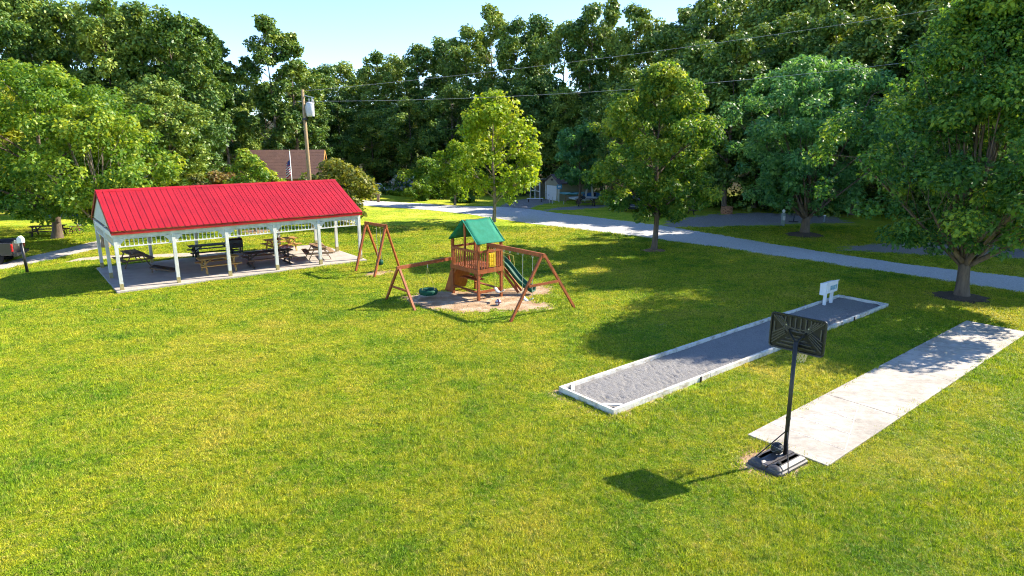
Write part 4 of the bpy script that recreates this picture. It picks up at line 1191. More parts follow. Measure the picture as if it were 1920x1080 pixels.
def gravel_bed():
    rng = np.random.default_rng(3); nx_, ny_ = 330, 44
    xs = np.linspace(BW, SAND_L - BW, nx_); ys = np.linspace(BW, SAND_W - BW, ny_)
    X, Y = np.meshgrid(xs, ys)
    Z = 0.055 + 0.010 * np.sin(X * 2.1 + 1.3 * np.sin(Y * 3)) * np.sin(Y * 4 + X) + rng.normal(0, 0.0035, X.shape)
    for k in range(170):                              # heel and rake marks
        cx, cy = rng.uniform(0.3, SAND_L * (0.6 if k < 130 else 1)), rng.uniform(.25, SAND_W - .25); a = rng.uniform(-.5, .5) + 1.2; l = rng.uniform(.05, .17)
        dx, dy = X - cx, Y - cy; u = dx * math.cos(a) + dy * math.sin(a); v = -dx * math.sin(a) + dy * math.cos(a)
        Z += -0.030 * np.exp(-(u / l) ** 2 - (v / 0.035) ** 2) + 0.010 * np.exp(-(u / l) ** 2 - ((v - .07) / 0.04) ** 2)
    V = np.stack([X, Y, Z], -1).reshape(-1, 3)
    i_ = (np.arange(ny_ - 1)[:, None] * nx_ + np.arange(nx_ - 1)[None, :]).ravel()
    F = np.stack([i_, i_ + 1, i_ + nx_ + 1, i_ + nx_], 1).ravel()
    me = mesh_np('gravel_bed', V, F, 4, M['court_gravel'])
    me.polygons.foreach_set('use_smooth', [True] * len(me.polygons))
    o = put('gravel_bed', me, sc); o['kind'] = 'stuff'
M['court_gravel'] = pmat('fine grey stone dust', (0.26, 0.25, 0.24), (0.14, 0.135, 0.135), 30, 0.95, 0.7, coord='World', detail=8, bscale=60, sharp=(.3, .7))
gravel_bed()

# white stand at the far end
ss = G(1551, 572)
sg = thing('score_stand', 'white wooden stand with slotted picture box beyond the gravel court', 'stand', ss, A0)
sg.scale = (0.88, 0.9, 0.95)
for x in (-0.33, 0.33):
    part('leg', MB().box(x, 0, 0.32, 0.12, 0.12, 0.66), 'white_paint', sg, bevel=.006)
part('box', MB().prism([(-0.17, 0.62), (0.17, 0.62), (0.17, 1.0), (-0.17, 1.10)], -0.50, 0.50, 'x'), 'white_paint', sg, bevel=.008)
part('lid', MB().beam((0, -0.20, 1.118), (0, 0.20, 1.008), 1.08, 0.03), 'white_paint', sg)
part('picture_panel', MB().box(0.06, -0.176, 0.84, 0.66, 0.012, 0.20), 'picture', sg)
part('side_box', MB().box(-0.56, 0, 0.80, 0.12, 0.30, 0.52), 'white_paint', sg, bevel=.006)

# ------------------------------------------------------------------ concrete shuffle court
M['pad'] = None
def pad_material():
    m, nt, b = new_mat('pale stained court concrete')
    tc = nt.nodes.new('ShaderNodeNewGeometry').outputs['Position']
    big = noise_node(nt, tc, 0.5, 6, 0.65); fine = noise_node(nt, tc, 6, 6, 0.75)
    c = ramp(nt, big, [(0.34, (0.27, 0.245, 0.21)), (0.48, (0.39, 0.355, 0.305)), (0.62, (0.46, 0.42, 0.37))])
    c = mix(nt, 1.0, c, ramp(nt, fine, [(0.3, (0.78, 0.76, 0.74)), (0.6, (1.04, 1.04, 1.04))]), 'MULTIPLY')
    st = noise_node(nt, tc, 1.3, 7, 0.8, (1, 2.2, 1))
    c = mix(nt, ramp(nt, st, [(0.50, (0, 0, 0)), (0.68, (0.6, 0.6, 0.6))]), c, (0.15, 0.13, 0.12))
    nt.links.new(c, b.inputs['Base Color']); b.inputs['Roughness'].default_value = 0.8
    bp = nt.nodes.new('ShaderNodeBump'); bp.inputs['Strength'].default_value = 0.2; bp.inputs['Distance'].default_value = 0.01
    nt.links.new(fine, bp.inputs['Height']); nt.links.new(bp.outputs[0], b.inputs['Normal'])
    return m
M['pad'] = pad_material()
M['faint_line'] = pmat('worn court line', (0.40, 0.33, 0.31), (0.56, 0.53, 0.49), 3, 0.85, sharp=(.45, .6))
pd = thing('concrete_court', 'long pale concrete shuffle court beside the basketball hoop', 'court', PAD_O, A0)
for k, (x0, x1) in enumerate(((0, 3.9), (3.903, 7.7), (7.703, 11.5), (11.503, PAD_L))):
    part('slab_panel', MB().box((x0 + x1) / 2, PAD_W / 2, 0.005 + 0.002 * (k % 2), x1 - x0, PAD_W, 0.09), 'pad', pd, bevel=.012)
def pline(a, b, w=0.02):
    part('court_line', MB().beam((*a, 0.0525), (*b, 0.0525), w, 0.003), 'faint_line', pd)
for e, s in ((1.0, 1), (PAD_L - 1.0, -1)):
    w = PAD_W
    pline((e + s * 0.0, 0.08), (e + s * 2.7, w / 2)); pline((e, w - 0.08), (e + s * 2.7, w / 2)); pline((e, 0.08), (e, w - 0.08))
    pline((e + s * 0.9, 0.32), (e + s * 0.9, w - 0.32)); pline((e + s * 1.8, 0.62), (e + s * 1.8, w - 0.62))

# ------------------------------------------------------------------ basketball hoop
hp = G(1472, 848, 0.18); hp.z = 0
hoop = thing('basketball_hoop', 'portable basketball hoop with black backboard seen from behind', 'basketball hoop', hp, A0 - 0.05)
# base: two ribbed lobes; local x points along the court away from the camera
def ribbed(x0, x1, y0, y1):
    mb = MB(); prof = [(0.0, 0.0), (0.0, 0.06), (0.03, 0.085), (0.04, 0.12), (0.075, 0.145), (0.12, 0.168), (0.16, 0.172)]
    rings = []
    for ins, z in prof:
        r = 0.07; pts = []
        for cx, cy, a0 in ((x1 - ins - r, y1 - ins - r, 0), (x0 + ins + r, y1 - ins - r, 90), (x0 + ins + r, y0 + ins + r, 180), (x1 - ins - r, y0 + ins + r, 270)):
            for k in range(5):
                a = math.radians(a0 + 22.5 * k); pts.append((cx + r * math.cos(a), cy + r * math.sin(a), z))
        rings.append(pts)
    return mb.loft(rings)
base_o = part('base', ribbed(-0.82, 0.30, -0.40, -0.02).loft([[(x, y, z) for x, y in ((-0.80, -0.05), (0.28, -0.05), (0.28, 0.05), (-0.80, 0.05))] for z in (0.0, 0.13)]), 'base_plastic', hoop)
part('base_lobe', ribbed(-0.82, 0.30, 0.02, 0.40), 'base_plastic', base_o)
part('filler_cap', MB().lathe([(0.045, 0.17), (0.045, 0.195), (0.02, 0.20)], 12, (-0.55, -0.2, 0)), 'black_plastic', base_o)
inh = Matrix.Rotation(-(A0 - 0.05), 4, 'Z') @ Matrix.Translation(-hp)
ptp = inh @ (G(1490, 662, 2.50))
part('pole', MB().tube([(0, 0, 0.08), ptp.lerp(Vector((0, 0, 0.08)), .5), ptp + Vector((0, 0, 0.25))], [0.046, 0.045, 0.043], 14), 'black_metal', hoop, True)
part('pole_collar', MB().tube([ptp.lerp(Vector((0, 0, 0.08)), .63), ptp.lerp(Vector((0, 0, 0.08)), .61)], 0.052, 14), 'black_metal', hoop)
for gpx in ((1410, 862), (1478, 889)):
    q = inh @ G(*gpx, 0.10)
    part('brace_rod', MB().tube([Vector((0, 0, 0.72)), q], 0.013, 6), 'black_metal', hoop)
bc = inh @ Vector((6.186, 13.205, 2.80))
yawb = -0.80 - (A0 - 0.05)                         # board's own direction in local frame
bu = Vector((math.cos(yawb), math.sin(yawb), 0)); bn = Vector((-bu.y, bu.x, 0)); bz = Vector((0, 0, 1))
BWd, BHt = 1.18, 0.79
def bpt(u, v, n=0.0): return bc + bu * u + bz * v + bn * n
def rrect(hw, hh, r, n):
    pts = []
    for cx, cy, a0 in ((hw - r, hh - r, 0), (-hw + r, hh - r, 90), (-hw + r, -hh + r, 180), (hw - r, -hh + r, 270)):
        for k in range(7):
            a = math.radians(a0 + 15 * k); pts.append((cx + r * math.cos(a), cy + r * math.sin(a)))
    return pts
M['board_dark'] = pmat('dark moulded board', (0.010, 0.010, 0.011), None, 4, 0.5)
M['board_rib'] = pmat('grey black moulded ribs', (0.062, 0.062, 0.067), (0.050, 0.050, 0.054), 4, 0.45)
bb = part('backboard', MB().loft([[bpt(u, v, 0.020) for u, v in rrect(BWd / 2, BHt / 2, .07, 0)], [bpt(u, v, 0.045) for u, v in rrect(BWd / 2, BHt / 2, .07, 0)]]), 'board_dark', hoop)
rim_pts = [bpt(u * .985, v * .98, 0.0) for u, v in rrect(BWd / 2, BHt / 2, .07, 0)]
part('board_edge', MB().tube(rim_pts + rim_pts[:1], 0.022, 6), 'black_plastic', bb)
def rib(u0, v0, u1, v1, w=0.026):
    part('rib', MB().beam(bpt(u0, v0, 0.002), bpt(u1, v1, 0.002), w, 0.036, bn), 'board_rib', bb)
for k in range(6):                                  # upright ribs along the top
    rib(-.27 + k * .11, .12, -.27 + k * .11, .35)
rib(-.30, .115, .30, .115); rib(-.20, .05, .20, .05); rib(-.16, -.05, .16, -.05); rib(-.24, -.13, .24, -.13); rib(-.33, -.21, .33, -.21); rib(-.42, -.29, .42, -.29)
for s in (-1, 1):
    for k in range(4):                              # diagonals from the upper corners to the middle
        rib(s * (.54 - .055 * k), .34 - .0 * k, s * (.20 + .02 * k - .03 * k), .02 + .03 * k, .022)
    for k in range(4):                              # diagonals from the lower corners
        rib(s * (.54), -.30 + .075 * k, s * (.24 + .015 * k), -.02 + .035 * k, .022)
    rib(s * .50, -.05, s * .50, .20)
    rib(s * .12, .05, s * .0, .11, .02)
part('bracket', MB().beam(ptp + Vector((0, 0, 0.02)), bpt(0, -.22, 0.0), 0.10, 0.10), 'black_metal', hoop)
for s in (-1, 1):
    part('support_arm', MB().beam(ptp + Vector((0, 0, 0.20)), bpt(s * .2, .06, 0.0), 0.03, 0.05), 'black_metal', hoop)
    part('bolt', MB().lathe([(0.014, 0), (0.014, 0.02)], 8, tuple(bpt(s * .24, .16, -.02))), 'chain', bb)
rc_ = bpt(0, -.27, 0.045 + 0.25)
part('rim', MB().tube([rc_ + Vector((0.225 * math.cos(a), 0.225 * math.sin(a), 0)) for a in [2 * math.pi * k / 24 for k in range(25)]], 0.010, 6), 'rim_orange', hoop)
part('rim_plate', MB().beam(bpt(0, -.27, 0.05), bpt(0, -.27, 0.08), 0.12, 0.10), 'rim_orange', hoop)
net = MB()
for k in range(12):
    for s in (-1, 1):
        pts = []
        for i in range(7):
            f = i / 6; r = 0.225 - 0.11 * f ** .8; a = 2 * math.pi * (k + s * f * 2.5) / 12
            pts.append(rc_ + Vector((r * math.cos(a), r * math.sin(a), -0.42 * f)))
        net.tube(pts, 0.0055, 4)
part('net', net, 'net', hoop)
bl = G(1456, 851, 0.17)
bsk = thing('basketball', 'black basketball resting on the hoop base', 'ball', (bl.x, bl.y, 0.172))
ball(bsk, 0.135, 'ball_black', 'ball_line', 3)

# ------------------------------------------------------------------ utility pole, wires, flag, cabin
up = AT(587, 430, 47.0); up.z = 0
ut = thing('utility_pole', 'wooden utility pole with grey transformer behind the pavilion roof', 'utility pole', up)
topz = AT(573, 168, 47.0).z
part('shaft', MB().tube([(0, 0, -.2), (0, 0, topz * .5), (-0.03, 0, topz)], [0.17, 0.14, 0.105], 12), 'pole_wood', ut, True)
tz_ = AT(586, 205, 47).z
can = part('transformer', MB().lathe([(0.26, -0.50), (0.28, -0.46), (0.28, 0.40), (0.26, 0.44), (0.12, 0.50)], 18, (0.44, -0.05, tz_)), 'galv', ut, True)
for s in (-.1, .1):
    part('bushing', MB().lathe([(0.05, 0.5), (0.06, 0.56), (0.04, 0.60), (0.06, 0.65), (0.03, 0.75)], 8, (0.5 + s, -0.05, tz_)), 'ceramic', can, True)
part('mount_bracket', MB().box(0.16, -0.02, tz_, 0.10, 0.12, 0.5), 'galv', ut)
part('wire_band', MB().tube([(0, 0, tz_ - .75), (0, 0, tz_ - .60)], 0.21, 12), 'black_metal', ut)
part('top_arm', MB().beam((-.05, 0, topz - .35), (0.75, 0, topz - .55), 0.05, 0.05), 'galv', ut)
part('cutout', MB().tube([(0.62, 0, topz - .52), (0.72, 0, topz - .95)], 0.035, 8), 'ceramic', ut)
part('side_pin', MB().beam((-0.42, 0, tz_ + .55), (0.0, 0, tz_ + .55), 0.03, 0.03), 'galv', ut)
def wire(label, a, via, b, r=0.014):
    a, b, via = Vector(a), Vector(b), Vector(via)
    # quadratic through three points
    pts = []
    tm_ = (via - a).length / ((via - a).length + (b - via).length)
    mid = (via - a * (1 - tm_) ** 2 - b * tm_ ** 2) / (2 * tm_ * (1 - tm_))
    for i in range(41):
        t = i / 40; pts.append(a * (1 - t) ** 2 + mid * 2 * t * (1 - t) + b * t * t)
    tag(put('power_line', MB().tube(pts, r, 5).mesh('power_line', 'wire', True)), label, 'wire')
wire('upper power line rising from the utility pole over the wood', (up.x, up.y, topz - .1), AT(1200, 100, 47.0), AT(2100, -42, 46.0), 0.013)
wire('lower power line crossing in front of the maple tops', (up.x, up.y, tz_ + .55), AT(1159, 169, 44.0), AT(2100, 62, 40.0), 0.013)

fp = AT(552, 400, 58.0); fp.z = float(terr(fp.x, fp.y))
fl = thing('flagpole', 'white flagpole with limp striped flag before the brown roof', 'flagpole', fp)
fz_ = AT(546, 283, 58).z - fp.z
part('staff', MB().tube([(0, 0, 0), (0, 0, fz_)], [0.05, 0.035], 10), 'white_paint', fl, True)
part('finial', MB().lathe([(0.01, 0), (0.06, 0.05), (0.06, 0.09), (0.01, 0.13)], 10, (0, 0, fz_)), 'chrome', fl, True)
fo = bpy.data.objects.new('flag', None); 
COL.objects.unlink(fo) if fo.name in COL.objects else None
ft = fz_ - 0.75
def fold(z0, z1, u0, u1):
    """piece of the drooping flag between two heights and two fold positions"""
    mb = MB(); vs = []; fs = []; n = 6; m_ = 4
    for i in range(n + 1):
        for j in range(m_ + 1):
            z = z0 + (z1 - z0) * i / n; u = u0 + (u1 - u0) * j / m_
            vs.append((-0.04 - 0.42 * u * (0.75 + .25 * math.sin(z * 2)), 0.10 * math.sin(9 * u + z), ft - z - 0.32 * u))
    for i in range(n):
        for j in range(m_):
            a = i * (m_ + 1) + j; fs.append((a, a + 1, a + m_ + 2, a + m_ + 1))
    return mb.add(vs, fs)
bpy.data.objects.remove(fo)
part('flag_canton', fold(0, 0.40, 0, .55), 'flag_blue', fl, True)
for k in range(13):
    z0, z1 = 1.35 * k / 13, 1.35 * (k + 1) / 13
    part('flag_stripe', fold(z0, z1, 0.55 if z1 < .42 else 0, 1.0), 'flag_red' if k % 2 == 0 else 'white_paint', fl, True)

cD = 74.0
c0 = AT(464, 283, cD); c1 = AT(606, 279.5, cD + 1.5); ridge_z = (c0.z + c1.z) / 2
cz = float(terr(c0.x, cD))
crz = math.atan2(c1.y - c0.y, c1.x - c0.x); clen = (c1.xy - c0.xy).length
cab = thing('cabin', 'wooden cabin with wide brown roof among the shrubs', 'cabin', (c0.x, c0.y, cz), crz)
hz = ridge_z - cz; ez = hz - 3.0; dp = 4.6
part('front_wall', MB().box(clen / 2, -dp + .5, ez / 2 + .1, clen - .5, 0.2, ez + .2), 'log_wall', cab)
part('back_wall', MB().box(clen / 2, dp - .5, ez / 2 + .1, clen - .5, 0.2, ez + .2), 'log_wall', cab)
for x in (0.35, clen - 0.35):
    part('end_wall', MB().prism([(-dp + .6, 0), (dp - .6, 0), (dp - .6, ez), (0, hz - .25), (-dp + .6, ez)], x - .1, x + .1, 'x'), 'log_wall', cab)
for s in (-1, 1):
    rp = part('roof_slope', MB().beam((clen / 2, 0, hz - .06), (clen / 2, s * dp, ez - .06), clen + .3, 0.12), 'brown_roof', cab)
    for k in range(9):
        f0 = k / 9; part('shingle_course', MB().beam((clen / 2, s * dp * f0, hz + .012 - (hz - ez) * f0 + .004 * 1), (clen / 2, s * dp * (f0 + .112), hz + .028 - (hz - ez) * (f0 + .112)), clen + .31, 0.02), 'brown_roof', rp)
    for x in (-0.17, clen + .17):
        part('barge_board', MB().beam((x, 0, hz - .10), (x, s * dp, ez - .10), 0.05, 0.24), 'wood_yellow', cab)
for x in (1.8, 4.6, 7.2):
    w_ = part('window', MB().box(x, -dp + .38, ez * .52, 1.0, 0.06, 1.0), 'white_paint', cab); part('pane', MB().box(x, -dp + .345, ez * .52, .84, 0.03, .84), 'glass_dark', w_)

# ------------------------------------------------------------------ boat shed and boats
sp = G(1047, 377); srz = math.radians(30)
sh = thing('boat_shed', 'tan gabled shed with white roll-up door behind the small tree', 'shed', sp, srz)
SW_, SLn, SHt = 2.9, 5.0, 2.15; SRd = 3.1                 # local x along the long side, y backwards from the near corner
part('long_wall', MB().box(SLn / 2, 0.06, SHt / 2, SLn, 0.12, SHt), 'tan_siding', sh)
part('back_wall', MB().box(SLn / 2, SW_ - .06, SHt / 2, SLn, 0.12, SHt), 'tan_siding', sh)
for x in (0.0, SLn - .1):
    part('gable_wall', MB().prism([(0.121, 0), (SW_ - .121, 0), (SW_ - .121, SHt), (SW_ / 2, SRd - .1), (0.121, SHt)], x, x + .1, 'x'), 'tan_siding', sh)
for s in (-1, 1):
    part('roof_slope', MB().beam((SLn / 2, SW_ / 2, SRd), (SLn / 2, SW_ / 2 + s * (SW_ / 2 + .22), SHt - .12), SLn + .35, 0.08), 'shed_roof', sh)
for s, yy_ in ((-1, 0.0), (1, SW_)):
    part('corner_trim', MB().box(-.012, yy_ + (0.06 if s < 0 else -.06), SHt / 2, .03, 0.14, SHt), 'white_wood', sh)
dr = part('door', MB().box(-0.035, SW_ / 2, 0.88, 0.05, 2.1, 1.75), 'white_paint', sh)
for k in range(6):
    part('door_panel', MB().box(-0.068, SW_ / 2, 0.16 + k * .29, 0.02, 2.06, 0.27), 'white_paint', dr)
part('door_handle', MB().box(-0.09, SW_ / 2 + .5, 0.55, 0.03, 0.05, 0.2), 'black_metal', dr)
part('vent', MB().box(-0.03, SW_ / 2, 2.45, 0.05, 0.35, 0.22), 'wood_dark', sh)
lt = thing('lean_to', 'open lean-to shelter with pale metal roof beside the shed', 'shelter', sp, srz)
part('roof', MB().beam((0.7, SW_ + .05, 2.45), (0.7, SW_ + 2.6, 2.20), 3.0, 0.06), 'galv', lt)
part('back_wall', MB().box(2.1, SW_ + 1.35, 1.1, 0.08, 2.4, 2.2), 'tan_siding', lt)
part('side_wall', MB().box(1.2, SW_ + 2.5, 1.1, 1.8, 0.08, 2.2), 'tan_siding', lt)
for x, y in ((-.65, SW_ + .25), (-.65, SW_ + 1.35), (-.65, SW_ + 2.45)):
    part('post', MB().box(x, y, 1.1, 0.11, 0.11, 2.25), 'white_wood', lt)
part('rail', MB().beam((-.65, SW_ + .3, 0.95), (-.65, SW_ + 2.4, 0.95), 0.05, 0.10), 'white_wood', lt)
part('rail', MB().beam((-.65, SW_ + .3, 1.75), (-.65, SW_ + 2.4, 1.75), 0.05, 0.10), 'white_wood', lt)
bsn = thing('notice_sign', 'square light blue sign at the shed corner', 'sign', G(1048, 379), 0.2)
part('post', MB().box(0, 0, 1.0, 0.08, 0.08, 2.0), 'white_wood', bsn)
part('board', MB().box(0, -0.06, 1.78, 0.60, 0.03, 0.52), 'blue_sign', bsn)
part('symbol', MB().box(0, -0.078, 1.80, 0.34, 0.006, 0.20), 'white_paint', bsn)

def kayak(label, loc, rz, mat, ln=3.1, tilt=0.0, group=None):
    rings = []; n = 16
    for i in range(n + 1):
        t = i / n; w = 0.37 * max(math.sin(math.pi * (0.03 + .94 * t)) ** 0.6, .03); z = 0.10 * (2 * t - 1) ** 4
        rings.append([(ln * (t - .5), w * math.cos(a), z + (0.20 if math.sin(a) < 0 else 0.12) * math.sin(a) * (w / .37) ** .5 + 0.2) for a in [2 * math.pi * k / 12 for k in range(12)]])
    k_ = thing('kayak', label, 'kayak', loc, rz, group); k_.rotation_euler = (tilt, 0, rz)
    part('hull', MB().loft(rings), mat, k_, True)
    part('cockpit', MB().lathe([(0.27, 0.305), (0.29, 0.325), (0.25, 0.335)], 14), 'black_plastic', k_)
    return k_
k1 = G(1072, 379); kayak('light blue kayak resting on a rack before the shed wall', (k1.x, k1.y - .2, k1.z + 0.85), 0.12, 'kayak_blue', 2.9)
rk = thing('kayak_rack', 'wooden post rack under the light blue kayak', 'rack', (k1.x, k1.y - .2, k1.z), 0.12)
for x in (-0.75, 0.75):
    part('post', MB().box(x, 0, 0.45, 0.14, 0.14, 0.9), 'wood_tan', rk); part('arm', MB().box(x, 0, 0.88, 0.1, 0.8, 0.08), 'wood_tan', rk)
k2 = G(1095, 380); kayak('white kayak lying low behind the dark picnic table', (k2.x - .2, k2.y - .6, k2.z + .40), 0.05, 'kayak_white', 3.3, 0.5)
k3 = G(1112, 379); kayak('blue and pale kayak standing on edge against the shed', (k3.x, k3.y + .1, k3.z + .70), 0.1, 'blue_fabric', 2.6, 0.9)
picnic_table('dark picnic table on the grass before the kayaks', G(1098, 386), 0.05, 'wood_dark', 2.3)
for nm, px_, lean, lb in (('paddle_board', 1097, 0.10, 'pale board leaning upright on the shed wall near its middle'), ('paddle_board', 1113, -0.14, 'pale board leaning upright at the shed wall end')):
    q = G(px_, 380); pb = thing(nm, lb, 'board', (q.x, q.y + .3, q.z), 0.1); pb.rotation_euler = (0.12, lean, 0.1)
    part('board', MB().loft([[(-w, -.03, z), (w, -.03, z), (w, .03, z), (-w, .03, z)] for w, z in ((.03, 0), (.10, .3), (.12, 1.0), (.11, 1.7), (.03, 2.3))]), 'kayak_white', pb, True)
# small stakes on the grass near the shed
for px_, py_, h_, lb in ((1030, 381, 0.55, 'thin white marker stake nearest the roll-up door'), (1036, 382, 0.75, 'taller pale wooden marker stake before the door'), (1057, 383, 0.35, 'short white marker stake on the grass')):
    q = G(px_, py_); s_ = thing('marker_stake', lb, 'stake', q)
    part('shaft', MB().box(0, 0, h_ / 2, 0.07, 0.05, h_), 'white_worn', s_); part('tip', MB().box(0, 0, h_ + .015, 0.09, 0.07, 0.04), 'white_worn', s_)
lb_ = G(1003, 379); lw = thing('low_bench', 'low white bench beside the gravel branch', 'bench', lb_, 0.1)
part('seat', MB().box(0, 0, 0.42, 1.9, 0.34, 0.05), 'white_paint', lw)
for x in (-.75, .75): part('leg', MB().box(x, 0, 0.2, 0.08, 0.3, 0.4), 'wood_dark', lw)

# ------------------------------------------------------------------ vehicles
def wheel(parent, x, y, r=0.34, w=0.22):
    s = 1 if y > 0 else -1
    prof = lambda q: [(x + q * math.cos(a), z, r + q * math.sin(a)) for a in [2 * math.pi * k / 18 for k in range(18)]]
    mb = MB(); rings = []
    for q, z in ((r * .6, y - w / 2), (r * .95, y - w / 2), (r, y - w * .3), (r, y + w * .3), (r * .95, y + w / 2), (r * .6, y + w / 2)):
        rings.append([(x + q * math.cos(a), z, r + q * math.sin(a)) for a in [2 * math.pi * k / 18 for k in range(18)]])
    t = part('wheel', mb.loft(rings), 'tyre', parent, True)
    part('rim', MB().loft([[(x + q * math.cos(a), z, r + q * math.sin(a)) for a in [2 * math.pi * k / 14 for k in range(14)]] for q, z in ((r * .58, y + s * (w / 2 - .02)), (r * .55, y + s * (w / 2 + .012)), (r * .2, y + s * (w / 2 + .004)))]), 'alloy', t)

def pickup(label, loc, rz):
    t = thing('pickup_truck', label, 'pickup truck', loc, rz)     # local +x forward, rear at x = 0
    def sec(x, w, z0, z1, r=.08): 
        return [(x, -w, z0), (x, -w - .03, (z0 + z1) / 2), (x, -w, z1 - r), (x, -w + r, z1), (x, w - r, z1), (x, w, z1 - r), (x, w + .03, (z0 + z1) / 2), (x, w, z0)]
    part('bed_side', MB().box(0.95, -0.93, 0.86, 1.86, 0.10, 0.72), 'truck_paint', t, bevel=.03)
    part('bed_side', MB().box(0.95, 0.93, 0.86, 1.86, 0.10, 0.72), 'truck_paint', t, bevel=.03)
    part('bed_floor', MB().box(0.95, 0, 0.56, 1.86, 1.76, 0.10), 'car_dark', t)
    tg = part('tailgate', MB().box(0.03, 0, 0.90, 0.07, 1.66, 0.60), 'truck_paint', t, bevel=.02)
    part('tailgate_panel', MB().box(-0.012, 0, 0.88, 0.02, 1.40, 0.36), 'truck_paint', tg, bevel=.008)
    part('handle', MB().box(-0.03, 0, 1.08, 0.02, 0.28, 0.08), 'black_plastic', tg)
    part('badge', MB().box(-0.026, 0, 0.93, 0.012, 0.13, 0.09), 'chrome', tg)
    part('top_trim', MB().box(0.02, 0, 1.215, 0.10, 1.68, 0.03), 'black_plastic', tg)
    for s in (-1, 1):
        part('taillight', MB().box(0.005, s * 0.905, 0.93, 0.08, 0.15, 0.42), 'tail_red', t, bevel=.02)
    part('bumper', MB().box(-0.10, 0, 0.53, 0.20, 1.86, 0.20), 'car_dark', t, bevel=.03)
    part('cab', MB().loft([sec(1.9, .93, .45, 1.22), sec(3.55, .93, .45, 1.22), sec(3.6, .93, .45, 1.15)]), 'truck_paint', t)
    part('cab_roof', MB().loft([[(x, -w, z) for w, z in ()] or [(a, -.86, 1.20), (b, -.70, 1.80), (b, .70, 1.80), (a, .86, 1.20)] for a, b in ((1.92, 2.02), (3.75, 3.05))]), 'truck_paint', t)
    part('rear_window', MB().add([(1.925, -.72, 1.30), (1.985, -.63, 1.68), (1.985, .63, 1.68), (1.925, .72, 1.30), (1.945, -.72, 1.30), (2.005, -.63, 1.68), (2.005, .63, 1.68), (1.945, .72, 1.30)], [(0, 1, 2, 3), (7, 6, 5, 4), (0, 4, 5, 1), (1, 5, 6, 2), (2, 6, 7, 3), (3, 7, 4, 0)]), 'glass_dark', t)
    for s in (-1, 1):
        part('side_window', MB().beam((2.15, s * .80, 1.48), (3.2, s * .80, 1.48), 0.05, 0.36, (0, -s * .27, 1)), 'glass_dark', t)
    part('hood', MB().loft([sec(3.6, .92, .45, 1.18), sec(4.6, .90, .45, 1.10), sec(5.0, .82, .48, .98)]), 'truck_paint', t)
    for x in (0.85, 4.1):
        for s in (-1, 1): wheel(t, x, s * 0.86, 0.38, 0.26)
    return t
pickup('charcoal pickup truck parked by the lane at the picture edge', (-28.0, 35.65, 0), math.radians(200))

def car(label, loc, rz, mat, ln=4.5, h=1.5, name='parked_car', suv=False):
    t = thing(name, label, 'car', loc, rz)                         # front at +x
    def sec(x, w, z0, z1, r=.10):
        return [(x, -w, z0), (x, -w - .04, (z0 + z1) / 2), (x, -w, z1 - r), (x, -w + r, z1), (x, w - r, z1), (x, w, z1 - r), (x, w + .04, (z0 + z1) / 2), (x, w, z0)]
    b = h * .60
    part('body', MB().loft([sec(-ln / 2, .70, .35, b * .9), sec(-ln / 2 + .2, .84, .25, b), sec(0, .86, .22, b), sec(ln / 2 - 1.0, .86, .22, b * .97), sec(ln / 2 - .25, .80, .25, b * .82), sec(ln / 2, .66, .32, b * .68)]), mat, t, True)
    xr0, xr1 = (-ln / 2 + .15, ln / 2 - 1.15)
    part('cabin', MB().loft([[(x0_, -.80, b - .03), (x1_, -.62, h), (x1_, .62, h), (x0_, .80, b - .03)] for x0_, x1_ in ((xr0, xr0 + (.15 if suv else .55)), (xr1, xr1 - .65))]), mat, t)
    part('windscreen', MB().add([(xr1 + .012, -.70, b + .03), (xr1 - .57, -.56, h - .05), (xr1 - .57, .56, h - .05), (xr1 + .012, .70, b + .03)], [(0, 1, 2, 3)]), 'glass_dark', t).location.x = 0.02
    for s in (-1, 1):
        part('side_window', MB().add([(xr0 + .35, s * .775, b + .05), (xr1 - .2, s * .775, b + .05), (xr1 - .68, s * .655, h - .09), (xr0 + .6, s * .655, h - .09)], [(0, 1, 2, 3)]), 'glass_dark', t)
        part('headlight', MB().box(ln / 2 - .12, s * .58, b * .62, .16, .30, .12), 'white_paint', t, bevel=.03)
    for x in (-ln / 2 + .85, ln / 2 - .85):
        for s in (-1, 1): wheel(t, x, s * .76)
    return t
cp = G(1203, 399); car('dark car parked under the slim maple beyond the road', (cp.x, cp.y + 2.5, cp.z), -2.0, 'car_dark', 4.5, 1.65, suv=True)
q = AT(708, 345, 92); car('white car parked in shade at the foot of the wood', (q.x, q.y, float(terr(q.x, q.y))), 0.15, 'car_white')
q = AT(165, 420, 60); car('dark car in shade behind the two left trees', (q.x, q.y, float(terr(q.x, q.y))), 0.4, 'car_dark')
q = AT(766, 350, 93)
cm = thing('camper', 'pale blue and white camper half hidden behind the clipped bush', 'camper', (q.x, q.y, float(terr(q.x, q.y))), 0.2)
part('body', MB().prism([(-2.3, .5), (2.2, .5), (2.4, 1.4), (2.1, 2.6), (-1.9, 2.7), (-2.5, 1.7)], -1.05, 1.05, 'y'), 'car_white', cm, bevel=.08)
part('stripe', MB().box(0, -1.062, 1.25, 4.3, 0.02, 0.3), 'blue_fabric', cm)
for x in (-1.2, 0.6): 
    w_ = part('window', MB().box(x, -1.07, 1.95, 0.8, 0.03, 0.5), 'white_paint', cm); part('pane', MB().box(x, -1.09, 1.95, .7, 0.02, .4), 'glass_dark', w_)
wheel(cm, 0.1, -0.9); wheel(cm, 0.1, 0.9)
part('hitch', MB().beam((-2.4, 0, .55), (-3.4, 0, .5), .12, .10), 'black_metal', cm)

